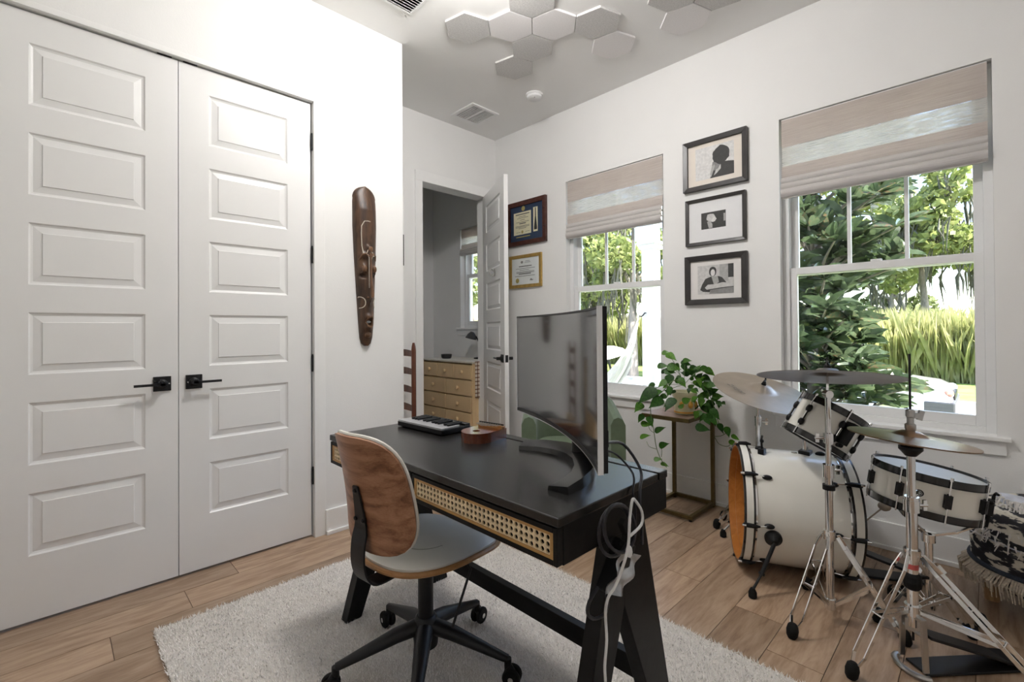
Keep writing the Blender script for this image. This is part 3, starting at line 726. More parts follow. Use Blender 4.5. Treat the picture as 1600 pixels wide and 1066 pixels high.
# ------------------------------------------------------------------ rug
M_rug = plain('cream wool', (.88,.845,.81), .95, var=.06, scale=7, sheen=.3)
M_rugb = plain('rug backing', (.66,.62,.58), .95)
rg = thing('shag_rug', 'cream shag rug under the black desk', 'rug', (1.01, 1.23, 0))
RX0, RX1, RY0, RY1 = .285, 1.745, .15, 2.285
obj('backing', MB().box(RX0, RX1, RY0, RY1, .0005, .012), M_rugb, rg, bevel=.004)
rs = np.random.RandomState(3); nb = 120000
px = rs.uniform(RX0-.004, RX1+.004, nb); py = rs.uniform(RY0-.004, RY1+.004, nb)
an = rs.uniform(0, 2*PI, nb); ln = rs.uniform(.007, .019, nb); hgt = rs.uniform(.006, .015, nb); w2 = rs.uniform(.0012, .0024, nb)
dx, dy = np.cos(an), np.sin(an); V = np.empty((nb, 3, 3))
V[:,0] = np.stack([px-dy*w2, py+dx*w2, np.full(nb, .010)], 1); V[:,1] = np.stack([px+dy*w2, py-dx*w2, np.full(nb, .010)], 1)
V[:,2] = np.stack([px+dx*ln*.7, py+dy*ln*.7, .010+hgt], 1)
me = bpy.data.meshes.new('pile'); me.vertices.add(nb*3); me.vertices.foreach_set('co', V.reshape(-1)); me.loops.add(nb*3)
me.loops.foreach_set('vertex_index', np.arange(nb*3, dtype=np.int32)); me.polygons.add(nb); me.polygons.foreach_set('loop_start', np.arange(0, nb*3, 3, dtype=np.int32)); me.polygons.foreach_set('loop_total', np.full(nb, 3, dtype=np.int32))
me.update(); me.validate(); me.materials.append(M_rug)
obj('pile', me, None, rg, kind='stuff')
RUGZ = .014

# ------------------------------------------------------------------ desk
M_desk = wood('black stained wood', [(.2,(.005,.0045,.0045)),(.55,(.009,.0085,.0085)),(.9,(.018,.016,.015))], (7,1.0,7), .42, fine=40, bump=.08, spec=.18)
M_dtop = wood('polished black wood', [(.2,(.006,.0055,.005)),(.55,(.011,.010,.010)),(.9,(.022,.020,.018))], (7,1.0,7), .27, fine=40, bump=.08, spec=.55)
M_honey = wood('honey wood strip', [(.2,(.36,.18,.05)),(.6,(.50,.28,.09)),(.9,(.58,.36,.14))], (8,1,8), .4)
M_cane = plain('woven cane', (.82,.66,.43), .6, var=.18, scale=150)
DK = dict(x0=.79, x1=1.285, y0=.665, y1=1.835, zb=.648, zt=.76)
dk = thing('writing_desk', 'black wooden trestle desk with woven cane drawer fronts', 'desk', (1.04, 1.25, RUGZ))
xm = 1.232
obj('desktop', MB().box(.788, xm, .662, 1.838, .738, .76), M_dtop, dk, bevel=.003)
obj('rear_strip', MB().box(xm+.009, 1.287, .662, 1.838, .738, .76), M_dtop, dk, bevel=.003)
cs_ = obj('case', wallbox((.81, 1.285, .665, .69, .648, .738), (.81, 1.285, 1.81, 1.835, .648, .738), (1.262, 1.285, .69, 1.81, .648, .738), (.80, 1.262, .69, 1.81, .648, .656),
                          (.80, 1.262, 1.238, 1.262, .656, .738), (.815, 1.262, .69, 1.81, .728, .738)), M_desk, dk, bevel=.002)
for (a, b) in ((.667, 1.248), (1.252, 1.833)):
    z0, z1 = .650, .734; e = .012; fr = .010
    d = obj('drawer', wallbox((.79, .81, a, a+e, z0, z1), (.79, .81, b-e, b, z0, z1), (.79, .81, a+e, b-e, z0, z0+e), (.79, .81, a+e, b-e, z1-e, z1), (.806, .812, a+e, b-e, z0+e, z1-e)), M_desk, dk, bevel=.0015)
    a2, b2, c2, d2 = a+e, b-e, z0+e, z1-e
    obj('wood_border', wallbox((.792, .802, a2, a2+fr, c2, d2), (.792, .802, b2-fr, b2, c2, d2), (.792, .802, a2+fr, b2-fr, c2, c2+fr*.7), (.792, .802, a2+fr, b2-fr, d2-fr*.7, d2)), M_honey, d)
    ya, yb, za, zb_ = a2+fr, b2-fr, c2+fr*.7, d2-fr*.7
    nc, nr = 32, 3; cw, ch = (yb-ya)/nc, (zb_-za)/nr; mb = MB()
    for i in range(nc):
        for j in range(nr):
            yc_, zc_ = ya+cw*(i+.5), za+ch*(j+.5); vs = []
            for q in range(8):
                t = q*PI/4; m_ = max(abs(math.cos(t)), abs(math.sin(t)))
                vs.append((.7945, yc_+cw/2*math.cos(t)/m_, zc_+ch/2*math.sin(t)/m_))
            for q in range(8):
                t = q*PI/4; vs.append((.7945, yc_+cw*.34*math.cos(t), zc_+ch*.37*math.sin(t)))
            for q in range(8):
                t = q*PI/4; vs.append((.7985, yc_+cw*.34*math.cos(t), zc_+ch*.37*math.sin(t)))
            fs = [(q, (q+1)%8, 8+(q+1)%8, 8+q) for q in range(8)]+[(8+q, 8+(q+1)%8, 16+(q+1)%8, 16+q) for q in range(8)]
            mb.add(vs, fs)
    for i in range(nc):        # raised strands crossing between the holes
        for j in range(nr):
            yc_, zc_ = ya+cw*i, za+ch*j

    obj('cane_panel', mb, M_cane, d)
for yy in (.668, 1.787):
    for sgn, pl in ((0, [(.830,RUGZ),(.895,RUGZ),(1.06,.455),(1.06,.648),(1.01,.648)]), (1, [(1.325,RUGZ),(1.165,.648),(1.06,.648),(1.06,.455),(1.245,RUGZ)])):
        M = Matrix(((1,0,0,0),(0,0,1,yy),(0,1,0,0),(0,0,0,1)))
        obj('leg', MB().prism(pl, 0, .045, M), M_desk, dk, bevel=.002)
obj('stretcher', MB().box(1.215, 1.245, .715, 1.785, .150, .212), M_desk, dk, bevel=.002)

# ------------------------------------------------------------------ keyboard controller
kb = thing('midi_keyboard', 'small black keyboard controller with silver keys lying on the black desk', 'keyboard', (1.145, 1.64, .76), math.radians(3), world=False)
# local: x across (far side +x), y along
obj('body', MB().box(-.075, .075, -.15, .15, .003, .024), M_blackpl, kb, bevel=.004)
for yy in (-.13, .13): obj('foot', MB().box(-.06, .06, yy-.008, yy+.008, 0, .004), M_rubber, kb)
M_silver = plain('silver key', (.50,.50,.52), .3, metal=.3, var=.04)
for i in range(15): obj('white_key', MB().box(-.074, .02, -.146+i*.0195, -.146+i*.0195+.0182, .022, .029), M_silver, kb)
for i in range(14):
    if i % 7 in (2, 6): continue
    obj('black_key', MB().box(-.028, .045, -.1325+i*.0195, -.1325+i*.0195+.011, .029, .037), M_blackpl, kb, bevel=.001)
obj('control_strip', MB().box(.046, .074, -.148, .148, .023, .030), M_blackpl, kb, bevel=.001)
# ------------------------------------------------------------------ kalimba
M_kal = wood('orange brown wood', [(.2,(.085,.014,.004)),(.6,(.16,.032,.009)),(.9,(.24,.06,.018))], (2,9,9), .16, coat=.8)
kl = thing('thumb_piano', 'glossy reddish brown wooden thumb piano box on the black desk', 'thumb piano', (1.155, 1.345, .76), math.radians(8), world=False)
pol = [(.078,-.062),(.078,.062)]+[(-.015+-.065*math.sin(t), .062*math.cos(t)) for t in [PI*i/14 for i in range(15)]]
n_ = len(pol); hol = [(-.025+.015*math.cos(math.atan2(y, x+.025)), .015*math.sin(math.atan2(y, x+.025))) for x, y in pol]
obj('body', MB().add([(x,y,z) for P_, z in ((pol,0),(pol,.036),(hol,.036),(hol,.006)) for x, y in P_], [tuple(range(n_-1,-1,-1)), tuple(range(3*n_,4*n_))]+[(k*n_+i, k*n_+(i+1)%n_, (k+1)*n_+(i+1)%n_, (k+1)*n_+i) for k in range(3) for i in range(n_)]), M_kal, kl)
obj('bridge', MB().box(.050, .060, -.058, .058, .036, .047), M_honey, kl, bevel=.001)
obj('bridge', MB().box(.068, .076, -.058, .058, .036, .044), wood('pale maple', [(.2,(.50,.30,.18)),(.8,(.65,.44,.30))], (5,5,5), .4), kl, bevel=.001)
for i in range(9): obj('tine', MB().beam((.074, -.048+i*.012, .049), (.005+abs(i-4)*.006, -.048+i*.012, .050), .005, .0012), M_steel, kl)
obj('rod', MB().tube([(.062,-.06,.050),(.062,.06,.050)], .003, 8), M_blackpl, kl)

# ------------------------------------------------------------------ curved monitor
mt_ = Vector((.545, .839, 0)); mn_ = Vector((-.839, .545, 0))      # along the screen, facing
MC = Vector((1.040, .915, 0)); hw = .402; Rm = 1.7
M_screen = plain('dark screen', (.020,.020,.021), .12, var=.02, spec=.9)
M_screen.node_tree.nodes['Principled BSDF'].inputs['Coat Weight'].default_value = .6
M_sil = plain('silver bezel', (.72,.73,.75), .3, metal=.7, var=.02)
def scr(s, z, d):     # s along, d towards viewer
    sag = Rm-math.sqrt(Rm*Rm-s*s)
    q = MC + mt_*s + mn_*(sag - (Rm-math.sqrt(Rm*Rm-hw*hw)) + d); return (q.x, q.y, z)
M_edgew = plain('bright silver edge', (.86,.87,.89), .35, metal=.2, var=.01)
mo = thing('curved_monitor', 'large curved black monitor with silver edge standing on the desk', 'monitor', (1.15, .93, .76))
zs0, zs1 = .868, 1.222
def slabc(z0, z1, d0, d1, s0=-hw, s1=hw, n=28):
    mb = MB(); vs = []
    for i in range(n+1):
        s = s0+(s1-s0)*i/n; vs += [scr(s, z0, d0), scr(s, z0, d1), scr(s, z1, d1), scr(s, z1, d0)]
    fs = [(4*i+k, 4*i+4+k, 4*i+4+(k+1)%4, 4*i+(k+1)%4) for i in range(n) for k in range(4)]+[(0,1,2,3), (4*n+3,4*n+2,4*n+1,4*n)]
    return mb.add(vs, fs)
obj('back_shell', slabc(zs0, zs1, -.022, -.010), M_blackpl, mo, smooth=True)
obj('screen', slabc(zs0+.012, zs1-.006, -.012, -.0005), M_screen, mo, smooth=True)
obj('bezel', slabc(zs0, zs0+.011, -.012, .001), M_blackpl, mo, smooth=True)
obj('bezel', slabc(zs1-.005, zs1, -.012, .001), M_blackpl, mo, smooth=True)
for s in (-1, 1): obj('edge_trim', slabc(zs0-.001, zs1+.001, -.011, .0015, s*hw, s*(hw+.004), 1), M_edgew, mo)
obj('edge_trim', slabc(zs0-.003, zs0, -.012, .001), M_sil, mo)
obj('rear_bulge', slabc(.92, 1.16, -.060, -.028, -.20, .20, 12), M_blackpl, mo, bevel=.004)
nb_ = MC - mn_*.10
obj('neck', MB().tube([(1.195,.915,.772), (1.185,.90,.86), (nb_.x, nb_.y, .98), (nb_.x, nb_.y, 1.05)], [.030,.026,.026,.028], 14, flat=.6), M_blackpl, mo, smooth=True)
fp = [(.915,.768),(.975,.772),(1.04,.788),(1.10,.822),(1.155,.872),(1.195,.935),(1.213,1.005),(1.208,1.08),(1.178,1.150)]
mb = MB(); vs = []
for i, p_ in enumerate(fp):
    a = Vector(fp[max(0,i-1)]); b = Vector(fp[min(len(fp)-1,i+1)]); t = (b-a).normalized(); nn = Vector((-t.y, t.x)); c = Vector(p_)
    h = .020+.016*math.sin(PI*i/(len(fp)-1)); wv = .033
    vs += [(c.x-nn.x*wv, c.y-nn.y*wv, .76), (c.x+nn.x*wv, c.y+nn.y*wv, .76), (c.x+nn.x*wv*.9, c.y+nn.y*wv*.9, .76+h*.55), (c.x-nn.x*wv*.9, c.y-nn.y*wv*.9, .76+h)]
n = len(fp)-1
mb.add(vs, [(4*i+k, 4*i+4+k, 4*i+4+(k+1)%4, 4*i+(k+1)%4) for i in range(n) for k in range(4)]+[(0,1,2,3), (4*n+3,4*n+2,4*n+1,4*n)])
obj('foot_arc', mb, plain('glossy black', (.008,.008,.009), .14, var=.05, spec=.6), mo, smooth=True)
obj('cable_plug', MB().box(-.02, .02, -.012, .012, -.02, .02, T(*(MC-mt_*.30-mn_*.045)) @ T(0, 0, .915)), M_blackpl, mo, bevel=.002)

# ------------------------------------------------------------------ cables and power strip on the desk end
M_cblack = plain('black cable', (.022,.022,.028), .4, spec=.4)
M_cwhite = plain('white cable', (.82,.82,.82), .45)
M_tape = plain('silver tape', (.42,.43,.45), .28, metal=.8, var=.25, scale=40, bump=.8, bscale=60)
YE = .655
def E_(u, v, y=YE): q = aty(u, v, y); return (q.x, q.y, q.z)
def sm(pts, k=4):
    P_ = [Vector(p) for p in pts]; out = []
    for i in range(len(P_)-1):
        p0, p1, p2, p3 = P_[max(0,i-1)], P_[i], P_[i+1], P_[min(len(P_)-1,i+2)]
        for j in range(k):
            t = j/k; out.append(.5*((2*p1)+(p2-p0)*t+(2*p0-5*p1+4*p2-p3)*t*t+(3*p1-p0-3*p2+p3)*t**3))
    out.append(P_[-1]); return out
mp_ = MC-mt_*.30-mn_*.05
st = Vector((mp_.x, mp_.y, .905))
c = obj('monitor_cable', MB().tube(sm([st, (1.11,.70,.86), (1.145,.668,.79), E_(1000,765,.640), E_(1000,800,.634), E_(1003,822,.634), E_(1003,850,.650)]), .0040, 8), M_cblack, smooth=True)
tag(c, 'thick black cable from the monitor over the desk end', 'cable', 'cables at the desk end')
c = obj('power_cable', MB().tube(sm([st-Vector((0,0,.014)), (1.085,.705,.835), (1.11,.670,.785), E_(989,770,.654), E_(992,790,.654), E_(993,815,.654), E_(991,832,.656)]), .0028, 8), M_cblack, smooth=True)
tag(c, 'thin black cable from the monitor beside the thick one', 'cable', 'cables at the desk end')
def loop(u, v, ru, rv, n=20, rot=0, y=YE, a0=0, a1=2*PI):
    out = []
    for i in range(n+1):
        a = a0+(a1-a0)*i/n; x_, y_ = ru*math.cos(a), rv*math.sin(a); cr, sr = math.cos(rot), math.sin(rot)
        out.append(E_(u+x_*cr-y_*sr, v+x_*sr+y_*cr, y-.004*math.sin(a*2)))
    return out
cc = thing('coiled_cable', 'coil of black cable tied to the desk trestle', 'cable', E_(966, 840), group='cables at the desk end')
obj('coil', MB().tube(loop(960,830,24,40,24,.15,.612), .0042, 8, closed=False), M_cblack, cc, smooth=True)
obj('coil', MB().tube(loop(968,826,24,38,24,-.1,.600), .0042, 8), M_cblack, cc, smooth=True)
obj('velcro_tie', MB().box(-.012, .012, -.008, .008, -.022, .022, T(*E_(981,832,.606)) @ RY(.4)), M_rubber, cc, bevel=.002)
obj('velcro_tie', MB().box(-.009, .009, -.008, .008, -.016, .016, T(*E_(974,822,.606)) @ RY(-.5)), M_rubber, cc, bevel=.002)
ps = thing('power_strip', 'black power strip fixed to the trestle with silver tape', 'power strip', E_(950, 890))
a, b = Vector(E_(975,845,.650)), Vector(E_(945,925,.652))
obj('strip', MB().beam(a, b, .028, .044, (0,1,0)), M_blackpl, ps, bevel=.003)
for k_ in range(2): obj('plug', MB().box(-.014, .014, -.03, 0, -.012, .012, T(*(a.lerp(b, .12+.25*k_))) @ RY(.35)), M_blackpl, ps, bevel=.003)
c1 = Vector(E_(958,880,.650)); d1 = (b-a).normalized()
tb = MB().grid(lambda u, v: (c1 + d1*(-.035+.10*v) + Vector((.9,0,-.35)).normalized()*(-.042+.084*u) + Vector((0,-.030-.008*math.sin(7*u+3*v)-.006*math.sin(11*v+2),0))), 14, 14)
obj('tape', tb, M_tape, ps, smooth=True)
c = obj('white_cable', MB().tube(sm([E_(984,838,.580), E_(1002,820,.585), E_(1003,800,.590), E_(993,783,.592), E_(988,782,.592), E_(984,810,.585), E_(982,850,.578), E_(975,880,.580), E_(962,915,.595), E_(950,935,.610), E_(946,960,.635), E_(948,1000,.645), E_(945,1040,.650), E_(946,1066,.652), E_(946,1110,.652), (.90,.655,.02)]), .0034, 8), M_cwhite, smooth=True)
tag(c, 'white cable hanging down the desk trestle', 'cable', 'cables at the desk end')
obj('connector', MB().ball(E_(983,862,.578), (.008,.008,.014), 10, 6), M_cwhite, c, smooth=True)
c = obj('cord_loop', MB().tube(sm([E_(934,918,.655), E_(921,940,.652), E_(918,958,.652), E_(927,967,.652), E_(942,962,.652), E_(949,948,.652), E_(948,930,.652)]), .0042, 8), M_cblack, smooth=True)
tag(c, 'short black cord loop below the taped power strip', 'cable', 'cables at the desk end')

# ------------------------------------------------------------------ office chair
M_walnut = wood('walnut veneer', [(.22,(.09,.035,.017)),(.38,(.21,.09,.045)),(.55,(.34,.165,.09)),(.8,(.46,.26,.16))], (11,.45,11), .36, fine=26, bump=.04, dist=.7)
M_edge = wood('bent ply edge', [(.2,(.30,.14,.045)),(.8,(.44,.23,.09))], (6,6,6), .4)
M_cream = plain('cream leatherette', (.78,.76,.71), .42, var=.03, scale=8, bump=.08, bscale=300)
ch = thing('desk_chair', 'walnut and cream swivel chair with black base at the desk', 'chair', (.915, 1.36, RUGZ), math.radians(7), world=False)
# local: +x forward, y left, z up from the rug surface
zc = -RUGZ
BR = .29
for k_ in range(5):
    a = math.radians(13+72*k_-7); d = Vector((math.cos(a), math.sin(a), 0))
    lg = obj('base_leg', MB().tube([d*.03+Vector((0,0,.165+zc)), d*.10+Vector((0,0,.152+zc)), d*(BR-.012)+Vector((0,0,.100+zc)), d*BR+Vector((0,0,.098+zc))], [.030,.027,.015,.013], 12, flat=.85), M_black, ch, smooth=True)
    e = d*BR; sd_ = Vector((-d.y, d.x, 0)); off = d*.014
    ct = obj('caster', MB().tube([e+Vector((0,0,.100+zc)), e+Vector((0,0,.066+zc))], .012, 12).tube([e+Vector((0,0,.074+zc)), e+off+Vector((0,0,.055+zc))], .014, 10), M_blackpl, ch, smooth=True)
    for q in (-1, 1):
        obj('wheel', MB().lathe([(.010,-.008),(.027,-.008),(.030,-.004),(.030,.004),(.027,.008),(.010,.008)], 22, frame_to(e+off+sd_*(.013*q)+Vector((0,0,.0305)), sd_)), M_rubber, ct, smooth=True)
    obj('axle_cap', MB().lathe([(.009,-.024),(.009,.024)], 12, frame_to(e+off+Vector((0,0,.0305)), sd_)), M_chrome, ct)
obj('hub', MB().lathe([(.022,.085),(.040,.10),(.043,.13),(.043,.175),(.036,.195),(.030,.20)], 24, T(0,0,zc)), M_black, ch, smooth=True)
obj('gas_column', MB().lathe([(.026,.19),(.026,.345),(.018,.346),(.018,.43)], 20, T(0,0,zc)), M_blackpl, ch, smooth=True)
obj('tilt_mechanism', MB().box(-.09, .09, -.06, .06, .395+zc, .428+zc), M_blackpl, ch, bevel=.006)
obj('height_lever', MB().tube([(.02,-.06,.41+zc), (.06,-.13,.402+zc), (.05,-.165,.385+zc), (-.01,-.14,.215+zc)], .0045, 8), M_black, ch, smooth=True)
def superell(rho, a, wx, wy, n=3.0):
    c_, s_ = math.cos(a), math.sin(a); k__ = (abs(c_)**n+abs(s_)**n)**(-1/n); return rho*k__*c_*wx, rho*k__*s_*wy
def seat_pt(rho, a):
    x_, y_ = superell(rho, a, .222, .212, 2.7); u_ = x_/.222; w_ = y_/.212
    z_ = .450 + .014*w_*w_*(1-.35*u_) - .022*max(0, u_)**2 + .004*max(0, -u_)**2
    return Vector((x_+.02, y_, z_+zc)), Vector((0,0,1))
obj('seat_shell', MB().sheet(lambda r_, a_: (seat_pt(r_*1.0, a_)[0]-Vector((0,0,.012)), Vector((0,0,1))), 8, 48, lambda r_: .010), M_walnut, ch, smooth=True)
obj('shell_edge', MB().tube([seat_pt(1.0, 2*PI*j/60)[0]-Vector((0,0,.014)) for j in range(60)], .009, 8, closed=True), M_edge, ch, smooth=True)
obj('seat_pad', MB().sheet(lambda r_, a_: (seat_pt(r_*.975, a_)[0]+Vector((0,0,.022*(1-r_**6))), Vector((0,0,1))), 10, 48, lambda r_: .012+.022*(1-r_**6)), M_cream, ch, smooth=True)
obj('pad_seam', MB().tube([seat_pt(.55, a_)[0]+Vector((0,0,.0215)) for a_ in [PI*.62+PI*.76*i/20 for i in range(21)]], .0015, 6), plain('seam', (.45,.43,.38), .7), ch)
# backrest
def back_pt(rho, a, d=0):
    y_, h_ = superell(rho, a, .166, .180, 3.6); w_ = y_/.166
    zz = .686+h_; taper = 1.0-.09*(h_/.180); y_ *= taper
    x_ = -.262 - .19*h_ + .060*w_*w_ + .012*math.cos(h_*8)
    nrm = Vector((1, -.66*w_, .19)).normalized()
    return Vector((x_, y_, zz+zc))+nrm*d, nrm
obj('back_shell', MB().sheet(lambda r_, a_: back_pt(r_, a_, 0), 8, 52, lambda r_: .011), M_walnut, ch, smooth=True)
obj('back_pad', MB().sheet(lambda r_, a_: back_pt(r_*.995, a_, .006+.022*(1-r_**5)), 8, 52, lambda r_: .005+.022*(1-r_**5)), M_cream, ch, smooth=True)
obj('pad_welt', MB().tube([back_pt(1.0, 2*PI*j/64, .004)[0] for j in range(64)], .0065, 8, closed=True), M_cream, ch, smooth=True)
bw = .034
pth = sm([back_pt(.15, PI/2, -.016)[0], back_pt(.5, -PI/2, -.017)[0], (-.262,0,.53+zc), (-.262,0,.47+zc), (-.245,0,.425+zc), (-.205,0,.402+zc), (-.09,0,.405+zc), (0,0,.405+zc)], 5)
mb = MB(); vs = []
for i, p_ in enumerate(pth):
    t = (pth[min(i+1,len(pth)-1)]-pth[max(i-1,0)]).normalized(); nn = Vector((-t.z, 0, t.x)); q = min(1, .35+i*.09)
    for (s_, d_) in ((-1,-1),(1,-1),(1,1),(-1,1)): vs.append(p_+Vector((0, s_*bw*q, 0))+nn*(.003*d_))
n = len(pth)-1
mb.add(vs, [(4*i+k, 4*i+4+k, 4*i+4+(k+1)%4, 4*i+(k+1)%4) for i in range(n) for k in range(4)]+[(0,1,2,3), (4*n+3,4*n+2,4*n+1,4*n)])
obj('back_bracket', mb, M_black, ch, smooth=False, bevel=.001)
for (yy, q) in ((0,.08), (-.018,-.42), (.018,-.42)):
    p_, nn = back_pt(abs(q), PI/2 if q > 0 else -PI/2, -.020)
    obj('screw', MB().lathe([(.007,0),(.007,.004),(.004,.006)], 10, frame_to(p_+Vector((0,yy,0)), -nn)), M_black, ch, smooth=True)

# ------------------------------------------------------------------ green tub chair
M_green = plain('sage fabric', (.11,.15,.09), .9, var=.10, scale=20, bump=.25, bscale=420, sheen=.15)
M_sagel = M_green
fd = Vector((-.75,-.66,0)).normalized(); tc_ = Vector((2.36,1.87,0))
tch = thing('tub_armchair', 'sage green tub armchair behind the monitor', 'armchair', (tc_.x, tc_.y, 0), math.atan2(fd.y, fd.x), world=False)
# local +x = facing
prof = []; npt = 36
for i in range(npt+1):
    t = i/npt; a = PI*(.5+t)          # from left side round the back
    prof.append((-.04+.30*math.cos(a)*1.0, .30*math.sin(a), .70+.09*math.sin(PI*t)**1.2))
prof = [(.27,.30,.66),(.17,.30,.675),(.06,.30,.69)]+prof+[(.06,-.30,.69),(.17,-.30,.675),(.27,-.30,.66)]
vs = []; fs = []; th = .085; sec = [(0,.14),(0,-1),(.2,-.25),(.5,0),(.8,-.25),(1,-1),(1,.14)]
for i, (x_, y_, h_) in enumerate(prof):
    a = Vector(prof[max(0,i-1)][:2]); b = Vector(prof[min(len(prof)-1,i+1)][:2]); t = (b-a).normalized(); nn = Vector((-t.y, t.x))
    for (q, hh) in sec:
        z_ = .14 if hh == .14 else h_+hh*.045
        vs.append((x_+nn.x*th*q, y_+nn.y*th*q, z_))
k = len(sec)
for i in range(len(prof)-1):
    for j in range(k): fs.append((i*k+j, (i+1)*k+j, (i+1)*k+(j+1)%k, i*k+(j+1)%k))
fs += [tuple(range(k)), tuple((len(prof)-1)*k+j for j in range(k-1,-1,-1))]
obj('back_and_arms', MB().add(vs, fs), M_green, tch, smooth=True)
obj('seat_base', MB().box(-.22, .26, -.22, .22, .14, .30), M_green, tch, bevel=.02)
obj('seat_cushion', MB().sheet(lambda r_, a_: ((lambda q: Vector((q[0]+.03, q[1], .46-.02*r_**4)))(superell(r_, a_, .25, .215, 4)), Vector((0,0,1))), 6, 40, lambda r_: .15-.02*r_**4), M_sagel, tch, smooth=True)
for (x_, y_) in ((-.2,-.2),(-.2,.2),(.22,-.22),(.22,.22)): obj('leg', MB().lathe([(.012,0),(.02,.145)], 10, T(x_, y_, 0)), M_cherry, tch, smooth=True)

# ------------------------------------------------------------------ side table and plant
M_brass = plain('aged bronze', (.16,.115,.045), .42, metal=.7, var=.15)
M_ttop = wood('rustic brown wood', [(.2,(.15,.085,.055)),(.55,(.27,.17,.12)),(.9,(.38,.27,.20))], (7,1.2,7), .5, fine=20, bump=.2)
tb_ = thing('side_table', 'bronze metal C-shaped side table with rustic wooden top', 'side table', (2.93, 1.41, 0))
TX0, TX1, TY0, TY1, TZ = 2.70, 3.115, 1.252, 1.565, .632
obj('top', MB().box(TX0+.004, TX1-.004, TY0+.004, TY1-.004, TZ-.016, TZ), M_ttop, tb_, bevel=.002)
obj('top_rim', wallbox((TX0,TX0+.006,TY0,TY1,TZ-.026,TZ-.002),(TX1-.006,TX1,TY0,TY1,TZ-.026,TZ-.002),(TX0+.006,TX1-.006,TY0,TY0+.006,TZ-.026,TZ-.002),(TX0+.006,TX1-.006,TY1-.006,TY1,TZ-.026,TZ-.002)), M_brass, tb_)
q = .022
for yy in (TY0+.012, TY1-.034): obj('post', MB().box(TX1-.030, TX1-.008, yy, yy+q, .0, TZ-.02), M_brass, tb_, bevel=.001)
for b in ((TX0+.05, TX1-.030, TY0+.012, TY0+.034), (TX0+.05, TX1-.030, TY1-.034, TY1-.012), (TX1-.030, TX1-.008, TY0+.034, TY1-.034), (TX0+.05, TX0+.072, TY0+.034, TY1-.034)):
    obj('base_bar', MB().box(*b, .012, .034), M_brass, tb_, bevel=.001)
for (x_, y_) in ((TX0+.06,TY0+.023),(TX0+.06,TY1-.023)): obj('foot_pad', MB().lathe([(.009,0),(.009,.013)], 10, T(x_, y_, 0)), M_rubber, tb_)
M_pot = plain('cream glazed pot', (.72,.68,.46), .3, var=.06, scale=10)
M_fruit = plain('yellow painted fruit', (.70,.36,.06), .35, var=.15, scale=30)
PC = Vector((2.865, 1.355, TZ))
pt = thing('potted_pothos', 'trailing pothos in a cream pot on the bronze side table', 'plant', PC)
obj('pot', MB().lathe([(.056,0),(.062,.004),(.060,.03),(.066,.10),(.075,.115),(.077,.140),(.070,.142),(.064,.12),(.058,.10)], 32, T(*PC)), M_pot, pt, smooth=True)
obj('pot_band', MB().ring(.060,.0635,.008,.018,32,T(*PC)), M_fruit, pt, smooth=True)
obj('soil', MB().lathe([(.063,.10),(.063,.118)], 24, T(*PC)), plain('soil', (.03,.02,.012), .95), pt)
for a in (-2.95, -2.1, -1.2):
    dd = Vector((math.cos(a), math.sin(a), 0)); obj('painted_fruit', MB().ball(PC+dd*.063+Vector((0,0,.062)), (.016,.016,.022), 12, 8), M_fruit, pt, smooth=True)
M_leaf = leafmat('pothos leaf', [(.15,(.010,.042,.005)),(.5,(.030,.105,.010)),(.85,(.10,.24,.022))], .42, .22, True, .25)
M_vine = plain('vine stem', (.10,.16,.05), .5, var=.2)
def heart_leaf():
    rows = [(0,.0),(.06,.20),(.16,.31),(.32,.34),(.52,.28),(.72,.17),(.88,.06),(1.05,0)]; vs = []
    for (t, w_) in rows:
        b_ = -.18*(t-.35)**2
        vs += [(t-.10*(w_ > .2 and t < .15), -w_*.95, .10*w_+b_), (t, 0, b_), (t-.10*(w_ > .2 and t < .15), w_*.95, .10*w_+b_)]
    fs = []
    for i in range(len(rows)-1):
        for j in (0, 1): fs.append((3*i+j, 3*i+j+1, 3*i+4+j, 3*i+3+j))
    return MB().add(vs, fs).mesh('leaf', M_leaf, True)
LM = heart_leaf()
viewd = Vector((-.75,-.35,.55)).normalized()
def leaf(p_, size, tip_deg, parent, nrm=None, me=LM):
    """tip_deg: direction of the tip as seen from the room, 0 right, 90 down"""
    n_ = (nrm or viewd)+Vector((random.uniform(-.45,.45), random.uniform(-.45,.45), random.uniform(-.3,.4))); n_.normalize()
    a = math.radians(tip_deg); t = _r*math.cos(a)+Vector((0,0,-1))*math.sin(a)+Vector((-.35,-.35,0))*random.uniform(0,1)
    t = (t-n_*t.dot(n_)).normalized(); y_ = n_.cross(t)
    p_ = Vector(p_); k_ = 0      # keep leaves clear of the table top: slide them out over its edge
    while k_ < 60 and TX0-.06 < p_.x < TX1+.05 and TY0-.06 < p_.y < TY1+.06 and TZ-.10 < p_.z < TZ+.045: p_ = p_+Vector((-.012,-.004,.0015)); k_ += 1
    o = obj('leaf', me, None, parent)
    o.matrix_basis = Matrix(((t.x*size,y_.x*size,n_.x*size,p_[0]),(t.y*size,y_.y*size,n_.y*size,p_[1]),(t.z*size,y_.z*size,n_.z*size,p_[2]),(0,0,0,1)))
    return o
def cr(x, y): return 960+x*.2721, 540+y*.2721
